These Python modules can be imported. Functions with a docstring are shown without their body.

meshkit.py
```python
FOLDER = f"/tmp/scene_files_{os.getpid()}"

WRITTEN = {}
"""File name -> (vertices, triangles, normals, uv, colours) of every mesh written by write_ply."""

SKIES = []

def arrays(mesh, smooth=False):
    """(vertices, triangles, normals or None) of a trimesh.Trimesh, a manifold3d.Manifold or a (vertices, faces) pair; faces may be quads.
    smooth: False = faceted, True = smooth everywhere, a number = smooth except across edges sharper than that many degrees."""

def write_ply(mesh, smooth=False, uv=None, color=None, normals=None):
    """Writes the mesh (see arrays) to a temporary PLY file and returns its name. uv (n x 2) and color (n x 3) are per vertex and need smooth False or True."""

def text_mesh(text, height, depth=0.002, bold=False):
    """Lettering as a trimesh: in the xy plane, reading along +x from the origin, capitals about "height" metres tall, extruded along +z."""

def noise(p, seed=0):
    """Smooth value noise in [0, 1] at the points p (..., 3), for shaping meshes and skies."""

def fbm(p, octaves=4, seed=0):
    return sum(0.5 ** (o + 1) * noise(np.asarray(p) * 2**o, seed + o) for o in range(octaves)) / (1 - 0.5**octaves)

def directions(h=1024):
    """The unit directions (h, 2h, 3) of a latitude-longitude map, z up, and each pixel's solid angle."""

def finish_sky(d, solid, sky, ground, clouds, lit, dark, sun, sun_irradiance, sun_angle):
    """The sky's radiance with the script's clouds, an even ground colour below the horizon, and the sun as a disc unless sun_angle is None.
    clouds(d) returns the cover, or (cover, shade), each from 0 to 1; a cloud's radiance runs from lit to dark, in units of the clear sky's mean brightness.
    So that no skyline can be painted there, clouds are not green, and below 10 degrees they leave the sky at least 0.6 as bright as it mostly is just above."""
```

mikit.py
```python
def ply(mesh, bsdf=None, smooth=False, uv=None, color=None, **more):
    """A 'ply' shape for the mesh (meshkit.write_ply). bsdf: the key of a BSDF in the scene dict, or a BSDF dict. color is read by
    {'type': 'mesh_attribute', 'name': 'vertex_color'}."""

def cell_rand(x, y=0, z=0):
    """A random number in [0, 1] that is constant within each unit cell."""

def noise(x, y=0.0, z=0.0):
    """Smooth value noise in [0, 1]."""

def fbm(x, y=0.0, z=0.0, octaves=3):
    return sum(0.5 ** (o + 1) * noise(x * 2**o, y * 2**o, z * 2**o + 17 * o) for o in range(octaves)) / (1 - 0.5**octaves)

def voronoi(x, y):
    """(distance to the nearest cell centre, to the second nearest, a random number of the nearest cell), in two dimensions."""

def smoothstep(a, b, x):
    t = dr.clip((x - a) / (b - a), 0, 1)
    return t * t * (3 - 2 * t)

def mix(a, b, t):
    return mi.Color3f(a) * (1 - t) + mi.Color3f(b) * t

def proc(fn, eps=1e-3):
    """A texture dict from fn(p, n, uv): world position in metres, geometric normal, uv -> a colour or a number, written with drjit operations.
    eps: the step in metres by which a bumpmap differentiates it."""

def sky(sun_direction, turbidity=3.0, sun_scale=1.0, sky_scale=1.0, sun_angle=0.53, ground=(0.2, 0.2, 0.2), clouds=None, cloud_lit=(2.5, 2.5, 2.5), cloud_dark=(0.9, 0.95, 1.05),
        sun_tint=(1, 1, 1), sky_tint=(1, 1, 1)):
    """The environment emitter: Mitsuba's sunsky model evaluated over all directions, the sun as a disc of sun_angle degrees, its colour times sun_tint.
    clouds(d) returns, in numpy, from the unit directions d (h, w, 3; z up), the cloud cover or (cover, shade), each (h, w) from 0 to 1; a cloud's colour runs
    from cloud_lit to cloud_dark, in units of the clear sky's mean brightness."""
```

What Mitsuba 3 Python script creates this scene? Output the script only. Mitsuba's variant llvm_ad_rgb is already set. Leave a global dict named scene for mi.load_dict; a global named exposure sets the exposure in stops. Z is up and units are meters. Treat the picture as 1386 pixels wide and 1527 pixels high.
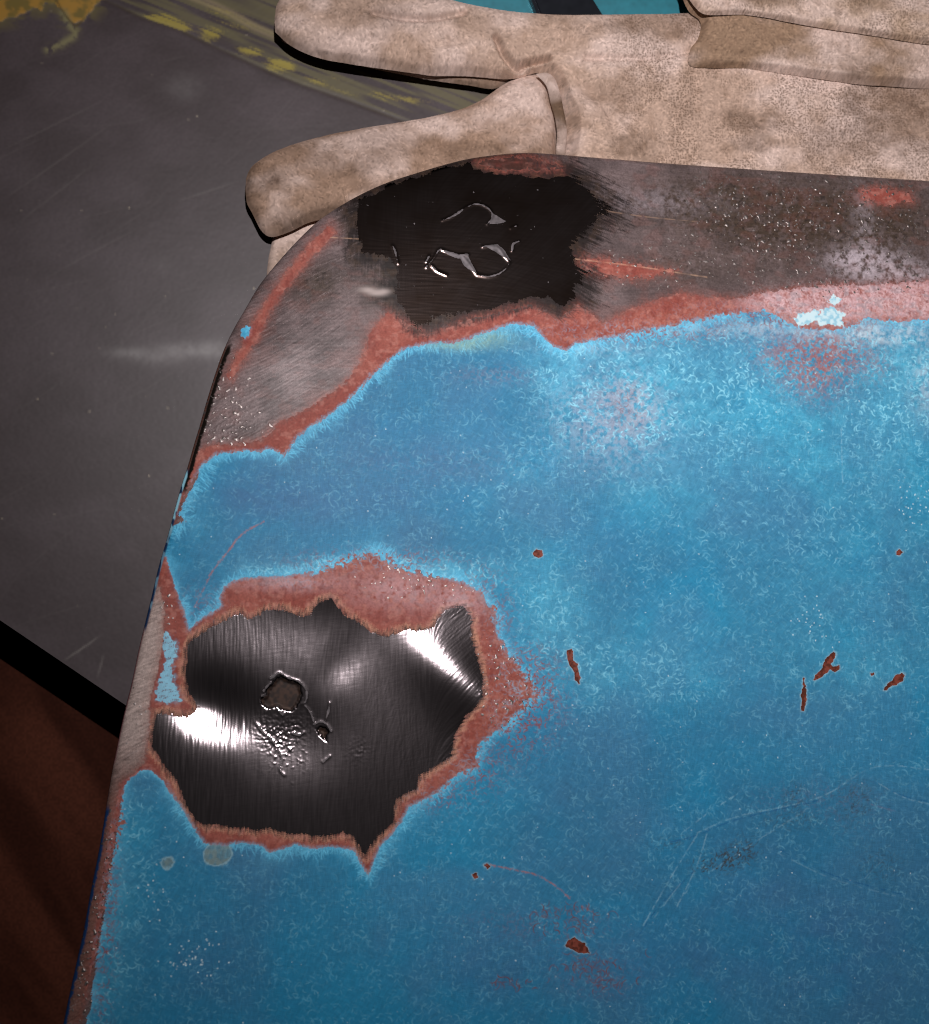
import math, numpy as np, trimesh, shapely, mitsuba as mi, mikit, drjit as dr
from scipy import ndimage, sparse
from scipy.sparse.linalg import spsolve
from scipy.spatial import cKDTree
from shapely.geometry import Polygon
from mikit import noise, fbm, smoothstep, mix

T = mi.ScalarTransform4f
scene, labels = {}, {}

# ------------------------------------------------------------------ camera, light, exposure
exposure = 0.0
EYE, AIM = [-0.08, -0.05, 0.80], [0, 0, 0.045]
scene['camera'] = {'type': 'thinlens', 'fov': 33.8, 'fov_axis': 'x', 'aperture_radius': 0.0035, 'focus_distance': 0.757, 'near_clip': 0.05, 'far_clip': 20.0,
                   'to_world': T().look_at(origin=EYE, target=AIM, up=[0, 1, 0])}
FLASH, FLASH_AIM = [-0.06, 0.17, 0.82], [0.13, 0.13, 0.045]        # the camera's flash, off to one side of the lens
scene['camera_flash'] = {'type': 'spot', 'to_world': T().look_at(origin=FLASH, target=FLASH_AIM, up=[0, 1, 0]), 'beam_width': 8.0, 'cutoff_angle': 46.0,
                         'intensity': {'type': 'rgb', 'value': [2.5, 2.42, 2.42]}}

# ------------------------------------------------------------------ helpers
rng = np.random.default_rng(7)


def S(h):
    """An sRGB hex colour as linear albedo."""
    c = np.array([int(h[i:i + 2], 16) for i in (0, 2, 4)]) / 255.0
    return np.where(c < 0.04045, c / 12.92, ((c + 0.055) / 1.055) ** 2.4)


LAT = rng.random((1024, 1024)).astype(np.float32)


def vn(x, y, seed=0):
    """Value noise in [0, 1] on a 2-D lattice."""
    x = np.asarray(x + 37.3 * seed, np.float32); y = np.asarray(y + 91.7 * seed, np.float32)
    i, j = np.floor(x), np.floor(y)
    a, b = x - i, y - j
    a, b = a * a * (3 - 2 * a), b * b * (3 - 2 * b)
    i, j = i.astype(np.int32) & 1023, j.astype(np.int32) & 1023
    i1, j1 = (i + 1) & 1023, (j + 1) & 1023
    return (LAT[i, j] * (1 - a) + LAT[i1, j] * a) * (1 - b) + (LAT[i, j1] * (1 - a) + LAT[i1, j1] * a) * b


def fn(x, y, seed=0, octaves=3):
    return sum(0.5 ** (o + 1) * vn(x * 2**o, y * 2**o, seed + 5 * o) for o in range(octaves)) / (1 - 0.5**octaves)


def streak(x, y, deg, length, width, seed=0):
    c, s = math.cos(math.radians(deg)), math.sin(math.radians(deg))
    return vn((c * x + s * y) / length, (-s * x + c * y) / width, seed)


def ss(a, b, x):
    t = np.clip((x - a) / (b - a), 0, 1)
    return t * t * (3 - 2 * t)


def lerp(a, b, t):
    return a + (np.asarray(b) - a) * t[..., None]


def dense(poly, step=0.25, closed=True):
    p = np.asarray(poly, float)
    if closed: p = np.vstack([p, p[:1]])
    out = []
    for a, b in zip(p[:-1], p[1:]):
        n = max(1, int(np.ceil(np.linalg.norm(b - a) / step)))
        out.append(a + (b - a) * (np.arange(n) / n)[:, None])
    return np.vstack(out + [p[-1:]])


def spline(p, k=4):
    """Catmull-Rom through the points (open)."""
    p = np.asarray(p, float)
    q = np.vstack([2 * p[0] - p[1], p, 2 * p[-1] - p[-2]])
    out = []
    for i in range(1, len(q) - 2):
        for t in np.arange(k) / k:
            a, b, c, d = q[i - 1:i + 3]
            out.append(0.5 * (2 * b + (c - a) * t + (2 * a - 5 * b + 4 * c - d) * t**2 + (3 * b - a - 3 * c + d) * t**3))
    return np.array(out + [p[-1]])


class Grid:
    """A uniform grid of points (millimetres) that surfaces are cut from."""

    def __init__(self, x0, x1, y0, y1, step):
        self.step, self.x0, self.y0 = step, x0, y0
        self.nx, self.ny = int((x1 - x0) / step) + 1, int((y1 - y0) / step) + 1
        gx, gy = np.meshgrid(x0 + step * np.arange(self.nx), y0 + step * np.arange(self.ny))
        self.x, self.y = gx.ravel(), gy.ravel()
        self.xy = np.stack([self.x, self.y], 1)
        i = (np.arange(self.ny - 1)[:, None] * self.nx + np.arange(self.nx - 1)).ravel()
        odd = ((np.arange(self.ny - 1)[:, None] + np.arange(self.nx - 1)).ravel() % 2).astype(bool)
        a, b, c, d = i, i + 1, i + self.nx + 1, i + self.nx
        self.f = np.vstack([np.stack([a, b, np.where(odd, d, c)], 1), np.stack([np.where(odd, b, a), c, d], 1)])

    def sd(self, poly, far=30.0, closed=True):
        """Signed distance to the polygon, positive inside (distance to the line when open)."""
        out = np.full(len(self.x), float(far))
        p = np.asarray(poly, float)
        near = (self.x > p[:, 0].min() - far) & (self.x < p[:, 0].max() + far) & (self.y > p[:, 1].min() - far) & (self.y < p[:, 1].max() + far)
        d, _ = cKDTree(dense(p, 0.2, closed)).query(self.xy[near], distance_upper_bound=far)
        out[near] = np.minimum(d, far)
        if not closed: return out
        g = Polygon(p).buffer(0)
        shapely.prepare(g)
        return np.where(shapely.contains_xy(g, self.x, self.y), out, -out)

    def splat(self, pts, val, boost=1.7):
        """The largest stroke strength at every grid point."""
        acc = np.zeros(self.nx * self.ny, np.float32)
        u, v = (pts[:, 0] - self.x0) / self.step, (pts[:, 1] - self.y0) / self.step
        ok = (u > 0) & (v > 0) & (u < self.nx - 2) & (v < self.ny - 2)
        u, v, val = u[ok], v[ok], val[ok]
        i, j = u.astype(int), v.astype(int)
        a, b = u - i, v - j
        for di, dj, w in ((0, 0, (1 - a) * (1 - b)), (1, 0, a * (1 - b)), (0, 1, (1 - a) * b), (1, 1, a * b)):
            np.maximum.at(acc, (j + dj) * self.nx + i + di, (val * np.minimum(1, boost * w)).astype(np.float32))
        return acc

    def at(self, field, pts):
        """Bilinear value of a grid field at the points."""
        u, v = (pts[:, 0] - self.x0) / self.step, (pts[:, 1] - self.y0) / self.step
        return ndimage.map_coordinates(field.reshape(self.ny, self.nx), [v, u], order=1, mode='nearest')

    def blur(self, field, mm):
        return ndimage.gaussian_filter(field.reshape(self.ny, self.nx), mm / self.step, mode='nearest').ravel()

    def lic(self, deg, mm, seed):
        """Fine streaks along a direction (degrees, one or per point): noise averaged along it, mean 0, deviation 1."""
        n0 = np.random.default_rng(seed).standard_normal((self.ny, self.nx)).astype(np.float32)
        a = np.radians(np.broadcast_to(deg, (self.nx * self.ny,)).reshape(self.ny, self.nx))
        jj, ii = np.mgrid[0:self.ny, 0:self.nx].astype(np.float32)
        ca, sa = np.cos(a).astype(np.float32), np.sin(a).astype(np.float32)
        k = max(1, int(mm / self.step / 2)); acc = np.zeros_like(n0)
        for t in range(-k, k + 1, 2):
            acc += ndimage.map_coordinates(n0, [jj + sa * t, ii + ca * t], order=1, mode='grid-wrap') * (1 - (t / (k + 1)) ** 2)
        return (acc / acc.std()).ravel()

    def cut(self, f, *attributes):
        """The part of the grid where f > 0: (attributes at its vertices..., triangles, is-on-the-cut flags)."""
        ins = f > 0
        tri = self.f
        n = ins[tri].sum(1)
        full = tri[n == 3]
        one, two = tri[n == 1], tri[n == 2]
        r1 = np.argmax(ins[one], 1); r2 = np.argmin(ins[two], 1)
        roll = lambda t, r: np.stack([t[np.arange(len(t)), (r + k) % 3] for k in range(3)], 1)
        one, two = roll(one, r1), roll(two, r2)
        edges = np.vstack([one[:, [0, 1]], one[:, [0, 2]], two[:, [1, 0]], two[:, [2, 0]]])   # inside, outside
        key, inv = np.unique(edges[:, 0] * np.int64(len(f)) + edges[:, 1], return_inverse=True)
        ea, eb = key // len(f), key % len(f)
        t = (f[ea] / (f[ea] - f[eb]))
        m1, m2 = len(one), len(two)
        base = len(f)
        e = base + inv
        a1, b1, a2, b2 = e[:m1], e[m1:2 * m1], e[2 * m1:2 * m1 + m2], e[2 * m1 + m2:]
        tris = np.vstack([full, np.stack([one[:, 0], a1, b1], 1), np.stack([two[:, 1], two[:, 2], a2], 1), np.stack([two[:, 2], b2, a2], 1)])
        used, tris = np.unique(tris, return_inverse=True)
        tris = tris.reshape(-1, 3)
        out = []
        for at in attributes:
            tt = t[:, None] if at.ndim == 2 else t
            out.append(np.concatenate([at, at[ea] + (at[eb] - at[ea]) * tt])[used])
        return (*out, tris, used >= base)


def arcs(n, xy, r=(1.2, 3.0), span=(50, 190), k=16, rs=None):
    rs = rs or rng
    rad, sp, a0 = rs.uniform(*r, n), np.radians(rs.uniform(*span, n)) * rs.choice([-1, 1], n), rs.uniform(0, 2 * np.pi, n)
    t = np.linspace(-0.5, 0.5, k)
    a = a0[:, None] + sp[:, None] * t
    return np.stack([xy[:, :1] + rad[:, None] * (np.cos(a) - np.cos(a0)[:, None]), xy[:, 1:] + rad[:, None] * (np.sin(a) - np.sin(a0)[:, None])], -1)


def hairs(xy, ang, length, bend=0.3, k=14):
    n = len(xy)
    t = np.linspace(0, 1, k)
    a = ang[:, None] + rng.normal(0, bend, n)[:, None] * t
    step = length[:, None] / k
    return np.stack([xy[:, :1] + np.cumsum(np.cos(a) * step, 1), xy[:, 1:] + np.cumsum(np.sin(a) * step, 1)], -1)


def strokes(grid, pts, val, taper=0.6):
    k = pts.shape[1]
    w = np.sin(np.pi * (np.arange(k) + 0.5) / k) ** taper
    return grid.splat(pts.reshape(-1, 2), (val[:, None] * w).ravel())


def blob(grid, spots):
    """Sum of soft spots (x, y, rx, ry, weight)."""
    out = np.zeros(len(grid.x))
    for (x, y), rx, ry, w in spots:
        out += w * np.exp(-((grid.x - x) / rx) ** 2 - ((grid.y - y) / ry) ** 2)
    return out


VC = {'type': 'mesh_attribute', 'name': 'vertex_color'}


def bs(key, **k):
    scene[key] = {'type': 'twosided', 'bsdf': {'type': 'principled', 'base_color': VC, **k}}


bs('paint_bsdf', roughness=0.48, specular=0.10)
bs('primer_bsdf', roughness=0.5, specular=0.08)
bs('scoured_bsdf', roughness=0.36, metallic=0.03, specular=0.10)
def steel(alpha):
    return {'type': 'roughconductor', 'material': 'none', 'distribution': 'beckmann', 'alpha': alpha, 'specular_reflectance': VC}


scene['bare_bsdf'] = {'type': 'twosided', 'bsdf': {'type': 'blendbsdf', 'weight': 0.085, 'a': steel(0.042), 'b': {'type': 'blendbsdf', 'weight': 0.38, 'a': steel(0.09), 'b': steel(0.3)}}}
bs('speck_bsdf', roughness=0.42, metallic=0.75, specular=0.5)
bs('weld_bsdf', roughness=0.55, metallic=0.55, specular=0.4)
bs('edge_bsdf', roughness=0.35, metallic=0.4, specular=0.5)
bs('leather_bsdf', roughness=0.85, specular=0.2, sheen=0.3)
bs('board_bsdf', roughness=0.46, specular=0.26)


def obj(key, v, f, bsdf, color=None, smooth=True, label=None, category=None, group=None, kind=None):
    base, n = key, 0
    while key in scene:
        n += 1; key = f'{base}_{n:03d}'
    if color is not None: color = np.clip(color, 0.002, 0.95)
    scene[key] = mikit.ply(trimesh.Trimesh(v, f, process=False), bsdf, smooth=smooth, color=color)
    e = {a: b for a, b in (('label', label), ('category', category), ('group', group), ('kind', kind)) if b}
    if e: labels[key] = e
    return key


# ------------------------------------------------------------------ the floor
def floor_colour(p, n, uv):
    a = p.x * 0.83 + p.y * 0.56
    b = -p.x * 0.56 + p.y * 0.83
    g = fbm(a * 55, b * 9, 3.0)
    s = noise(p.x * 900, p.y * 900)
    c = mix(mi.Color3f(0.034, 0.009, 0.005), mi.Color3f(0.078, 0.023, 0.013), smoothstep(0.3, 0.75, g))
    return c * (0.8 + 0.4 * s)


scene['floor_bsdf'] = {'type': 'principled', 'base_color': mikit.proc(floor_colour), 'roughness': 0.8, 'specular': 0.08}
fx = np.array([[-3, -3, -0.075], [3, -3, -0.075], [3, 3, -0.075], [-3, 3, -0.075]], float)
obj('floor', fx, np.array([[0, 1, 2], [0, 2, 3]]), 'floor_bsdf', smooth=False, kind='structure')

# ------------------------------------------------------------------ the dark bench board with remains of yellow paint
EDGE = np.array([(-232.8,-53.8),(-170.2,-96.6)])
ed = (EDGE[1] - EDGE[0]) / np.linalg.norm(EDGE[1] - EDGE[0])
en = np.array([-ed[1], ed[0]])
if en[1] < 0: en = -en
corner = [EDGE[0] - ed * 520, EDGE[0] + ed * 700, EDGE[0] + ed * 700 + en * 700, EDGE[0] - ed * 520 + en * 700]
body = trimesh.creation.extrude_polygon(Polygon(corner), 9.0, engine='earcut')
body.apply_translation([0, 0, -9.4]); body.apply_scale(0.001)


def board_colour(p, n, uv):
    return mix(mi.Color3f(0.043, 0.030, 0.032), mi.Color3f(0.058, 0.042, 0.046), fbm(p.x * 33, p.y * 45)) * (0.88 + 0.24 * noise(p.x * 1250, p.y * 1250))


scene['board_side_bsdf'] = {'type': 'principled', 'base_color': mikit.proc(board_colour), 'roughness': 0.46, 'specular': 0.26}
obj('bench_board__slab', body.vertices, body.faces, 'board_side_bsdf', smooth=False)
labels['bench_board'] = {'label': 'dark scuffed bench board with worn yellow paint in its far corner', 'category': 'board'}

bg = Grid(-268, 190, -250, 300, 0.8)
inside = np.minimum.reduce([(bg.xy - EDGE[0]) @ en, 12.0 + 0 * bg.x])
fold = np.array([(-191.1,274.0),(-178.9,268.7),(-166.7,263.1),(-145.7,256.4),(-124.6,247.1),(-99.9,236.4),(-82.2,229.8),(-57.3,222.0),(-28.7,212.1),(7.3,200.5)])
fd = bg.sd(fold, 60, closed=False)
fu = np.array([fold[-1] - fold[0]])[0]; fu = fu / np.linalg.norm(fu)
fn_ = np.array([-fu[1], fu[0]]) * (1 if fu[0] > 0 else -1)
k = np.interp(bg.x, fold[:, 0], fold[:, 1])
above = ss(-0.4, 0.8, (bg.y - k) * 0.9)
along = math.degrees(math.atan2(fu[1], fu[0]))
g1 = fn(bg.x / 9, bg.y / 9, 3)
g2 = vn(bg.x / 0.8, bg.y / 0.8, 9)
col = lerp(S('3a3032')[None] + 0 * bg.xy[:, :1], S('443a3d'), ss(0.3, 0.75, fn(bg.x / 30, bg.y / 22, 3)))
col = col * (0.88 + 0.24 * g2)[:, None]
tint = above * ss(-5, 40, bg.y - 205) 
st = streak(bg.x, bg.y, along, 26, 1.6, 4) * 0.6 + streak(bg.x, bg.y, along, 60, 5, 5) * 0.4
col = lerp(col, S('615a3c'), above * ss(0.30, 0.62, st) * 0.65)
yel = blob(bg, [(p, *q) for p, q in zip(np.array([(-157.0,261.7),(-146.5,257.8),(-131.0,254.1),(-109.9,246.9),(-92.9,239.9),(-116.0,259.8),(-124.9,268.8),(-71.6,232.4),(-50.2,226.6),(-25.1,223.1)]),
     [(11, 4, 1.0), (6, 3, .8), (7, 4.5, .8), (10, 4, .7), (9, 4, 1.1), (20, 5, .4), (18, 5, .4), (14, 4, .5), (22, 3, .45), (22, 3, .4)])])
ys = streak(bg.x, bg.y, along, 14, 1.1, 7)
col = lerp(col, S('a08f35'), ss(0.30, 0.72, yel * above * (0.45 + 0.9 * ys) + 0.16 * (g2 - 0.5)) * 0.65)
ridge = np.exp(-(fd / 0.8) ** 2) * (0.3 + 0.7 * vn(bg.x / 6, bg.y / 6, 2))
col = lerp(col, S('3a3024'), ridge * 0.85)
fold2 = np.array([(-140.7,275.4),(-128.4,270.9),(-119.6,266.9),(-107.2,260.1),(-95.9,255.5)])
fd2 = bg.sd(fold2, 20, closed=False)
col = lerp(col, S('8a7a5c'), np.exp(-((fd2 - 1.0) / 1.3) ** 2) * 0.55)
pa = bg.sd(np.array([(-246.0,273.0),(-187.0,274.9),(-188.6,270.1),(-191.7,265.3),(-195.7,261.1),(-199.8,257.7),(-203.3,259.0),(-206.8,264.6),(-210.3,267.4),(-215.8,268.6),(-218.5,264.5),(-222.6,265.8),(-226.0,263.1),(-232.1,260.0),(-245.6,256.6)]), 15) + 2.6 * (fn(bg.x / 3, bg.y / 3, 8) - 0.5)
ochre = lerp(S('96702d')[None] + 0 * bg.xy[:, :1], S('6b5a2a'), ss(0.35, 0.65, fn(bg.x / 5, bg.y / 5, 12)))
col = lerp(col, S('5d5333'), ss(-9, 1, pa) * ss(0.35, 0.6, fn(bg.x / 6, bg.y / 4, 18)) * 0.8)
col = lerp(col, ochre, ss(-0.4, 0.5, pa))
tail = bg.sd(spline(np.array([(-206.5,263.9),(-203.3,257.6),(-200.1,252.7),(-205.2,248.2),(-214.0,243.5)])), 10, closed=False)
col = lerp(col, S('77704f'), np.exp(-(tail / 2.2) ** 2) * ss(0.25, 0.6, fn(bg.x / 2.5, bg.y / 2.5, 21)) * 0.85)
cr = bg.sd(spline(np.array([(-211.0,271.7),(-207.5,265.3),(-203.3,259.7),(-200.1,257.0),(-196.4,260.0)])), 10, closed=False)
col = lerp(col, S('4a3c1d'), np.exp(-(cr / 0.7) ** 2) * 0.7)
sm = blob(bg, [(p, *q) for p, q in zip(np.array([(-171.1,84.2),(-155.7,83.4),(-136.8,86.5),(-125.8,87.5),(-152.9,131.1),(-143.6,226.1)]), [(10, 3, .6), (12, 5, .6), (13, 4, .9), (6, 5, .5), (6, 5, .12), (9, 7, .35)])])
col = lerp(col, S('8d8888'), np.clip(sm * (0.35 + 0.9 * fn(bg.x / 3, bg.y / 3, 31)), 0, 1) * 0.6)
n = 260
p0 = np.stack([rng.uniform(-268, 0, n), rng.uniform(-130, 290, n)], 1)
sc = strokes(bg, hairs(p0, rng.normal(math.radians(28), 0.22, n) + np.pi * (rng.random(n) < .5), rng.uniform(15, 90, n), 0.3, 110), 0.7 * rng.uniform(0.02, 0.2, n) ** 1.8)
p1 = np.array([(-237.5,188.9),(-237.0,162.4),(-226.6,152.2),(-200.7,-74.3),(-183.9,-82.9),(-146.4,165.0),(-215.9,120.8)])
a1 = np.radians([28, 36, 40, 33, 70, 20, 32])
sc = np.maximum(sc, strokes(bg, hairs(p1, a1, np.array([60, 70, 50, 22, 12, 34, 60.0]), 0.1, 110), np.array([.08, .08, .08, .3, .2, .1, .06])))
col = lerp(col, S('8c8680'), sc)
n = 240
fl = bg.splat(np.stack([rng.uniform(-268, 60, n), rng.uniform(-140, 290, n)], 1), rng.random(n) ** 3)
col = lerp(col, S('978b7a'), fl * 0.6)
bz = 0.05 * (fn(bg.x / 1.6, bg.y / 1.6, 14) - 0.5) - 0.12 * sc + 0.5 * ss(-0.4, 0.5, pa) * 0.3 - 0.12 * np.exp(-(fd / 1.2) ** 2)
v, c, f, _ = bg.cut(inside, np.stack([bg.x, bg.y, bz], 1) / 1000, col)
obj('bench_board__top_skin', v, f, 'board_bsdf', color=c)

# ------------------------------------------------------------------ the car body panel: a tray-shaped sheet lying on the board
TILT = math.radians(4.0)
PO, PU, PV, PN = np.array([0, 0, 0.066]), np.array([1.0, 0, 0]), np.array([0, math.cos(TILT), -math.sin(TILT)]), np.array([0, math.sin(TILT), math.cos(TILT)])


def to_world(x, y, h):
    return PO + (x[:, None] * PU + y[:, None] * PV + h[:, None] * PN) / 1000


RIM = np.array([(252.2,173.6),(240.1,174.6),(191.6,176.3),(138.8,178.2),(104.0,179.6),(69.5,181.3),(45.6,182.6),(32.0,182.9),(18.4,181.7),(1.5,178.7),(-12.0,174.8),(-25.4,170.2),(-38.8,165.3),(-50.4,159.7),(-61.9,152.8),(-71.8,145.7),(-79.9,138.0),(-88.0,128.9),(-96.1,118.9),(-102.5,110.0),(-108.8,98.5),(-115.1,86.7),(-119.7,75.6),(-123.4,64.0),(-126.7,52.4),(-129.7,40.9),(-132.4,31.1),(-135.4,19.7),(-138.3,10.0),(-141.3,-1.9),(-144.2,-14.1),(-147.7,-26.8),(-150.8,-41.1),(-153.9,-55.2),(-156.7,-68.4),(-159.5,-83.3),(-162.3,-95.7),(-164.7,-108.0),(-167.4,-123.3),(-170.0,-141.5),(-172.6,-159.6),(-175.8,-177.5),(-178.6,-195.3),(-181.5,-210.0),(-184.4,-224.6),(-186.4,-235.4),(-188.2,-244.9)])
RIM = spline(RIM, 6)
RIM = np.vstack([[[430, RIM[0, 1] - 26]], RIM, [[RIM[-1, 0] - 34, -440], [430, -440]]])
gr = Grid(-204, 262, -262, 196, 0.40)
X, Y = gr.x, gr.y
D = gr.sd(RIM, 80)
ROLL = 3.4


def sheet(x, y, d):
    """Height of the sheet over its plane, millimetres: crowned towards the rim, rolled at the rim, dented round the welds."""
    h = -2.6 * np.exp(-np.maximum(d, 0) / 20)
    q = np.clip((ROLL - d) / ROLL, 0, 1)
    h = h - (ROLL - np.sqrt(np.maximum(ROLL**2 * (1 - q * q), 0)))
    for (px, py), sx, sy, deg, a in zip(DENTS, *zip(*DENT)):
        c, s = math.cos(math.radians(deg)), math.sin(math.radians(deg))
        u, w = (c * (x - px) + s * (y - py)) / sx, (-s * (x - px) + c * (y - py)) / sy
        h = h + a * np.exp(-0.5 * (u * u + w * w))
    return h


DENTS = np.array([(-121.1,-93.5),(6.4,-92.4),(-61.8,-74.3),(1.2,140.9),(-92.5,79.4),(-64.5,-29.7),(-83.0,-107.1)])
DENT = [(14, 9.5, -14, -2.7), (30, 11, -41, 3.8), (6, 10, -35, -0.42), (22, 17, 0, 0.6), (15, 11, 50, 0.9), (30, 13, -4, 2.8), (15, 13, 0, -1.3)]
h = sheet(X, Y, D)

# ---- what the sheet is covered with: fields that are positive where a layer lies bare (millimetres from the layer's edge)
w1 = fn(X / 2.6, Y / 2.6, 1) - 0.5
w2 = vn(X / 0.9, Y / 0.9, 2) - 0.5
w3 = fn(X / 7, Y / 7, 3) - 0.5
BLUE_TOP = np.array([(236.2,98.6),(219.9,97.5),(204.2,99.3),(188.1,92.7),(167.2,93.7),(150.2,102.3),(130.1,99.1),(107.3,94.5),(83.6,88.9),(67.7,85.9),(54.1,83.2),(49.0,79.7),(42.3,81.0),(36.7,87.0),(33.1,91.7),(27.4,92.2),(22.4,92.5),(15.7,90.3),(7.4,87.7),(0.7,84.6),(-7.6,82.4),(-15.8,82.2),(-24.1,80.7),(-30.6,78.9),(-35.6,75.8),(-40.5,70.7),(-45.4,67.0),(-50.3,61.6),(-55.1,56.2),(-60.0,51.8),(-66.4,46.7),(-72.8,41.7),(-79.3,37.3),(-84.0,33.3),(-86.6,28.1),(-88.8,24.5),(-93.0,27.7),(-96.8,28.9),(-101.6,26.9),(-107.9,27.8),(-114.3,26.8),(-120.6,26.4),(-124.7,23.1),(-128.4,19.8),(-130.6,14.9),(-132.4,10.1),(-135.1,5.2),(-137.5,0.7),(-138.4,-3.2),(-135.5,-6.3),(-139.9,-7.7),(-144.3,-9.6),(-146.7,-14.1),(-149.5,-26.8),(-175.2,-235.7),(-195.3,-256.3)])
BLUE = np.vstack([[[300, BLUE_TOP[0, 1]]], BLUE_TOP, [[-230, -320], [300, -320]]])
RING = np.array([(-149.6,-23.6),(-144.3,-23.0),(-141.3,-33.1),(-137.4,-44.2),(-134.8,-50.5),(-133.1,-58.1),(-130.4,-55.3),(-127.3,-52.7),(-121.7,-49.3),(-118.0,-47.0),(-119.0,-42.9),(-116.9,-38.2),(-113.5,-35.6),(-107.2,-33.7),(-99.3,-33.0),(-89.9,-33.0),(-82.0,-31.7),(-75.6,-31.7),(-68.0,-28.2),(-61.3,-25.9),(-55.6,-24.6),(-50.1,-22.9),(-44.7,-20.7),(-41.5,-21.9),(-38.6,-25.8),(-27.7,-30.3),(-15.1,-32.8),(-2.8,-35.1),(6.6,-40.5),(11.3,-48.9),(12.9,-58.6),(17.3,-67.6),(22.1,-74.6),(28.5,-82.6),(31.6,-90.6),(21.8,-97.5),(18.5,-103.2),(12.1,-106.3),(4.6,-112.2),(2.9,-121.3),(-8.0,-128.7),(-18.8,-136.7),(-29.5,-141.5),(-32.7,-148.0),(-37.4,-154.0),(-43.1,-159.2),(-48.4,-172.9),(-52.1,-167.0),(-55.2,-160.8),(-62.4,-159.5),(-67.4,-159.1),(-73.3,-160.2),(-82.6,-158.0),(-88.8,-160.0),(-94.3,-161.4),(-97.4,-158.3),(-100.2,-157.7),(-110.7,-156.6),(-113.4,-158.1),(-123.8,-157.0),(-127.2,-152.7),(-130.1,-148.1),(-136.0,-138.9),(-139.8,-134.0),(-143.6,-128.1),(-149.8,-122.8),(-154.0,-123.4),(-159.7,-127.9),(-162.1,-132.5),(-162.4,-144.6),(-164.3,-153.7),(-166.2,-162.7),(-168.3,-177.6),(-170.3,-192.5),(-172.4,-204.3),(-175.6,-219.0),(-180.5,-235.5),(-195.6,-244.7),(-197.9,-168.1),(-173.1,-77.0)])
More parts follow.
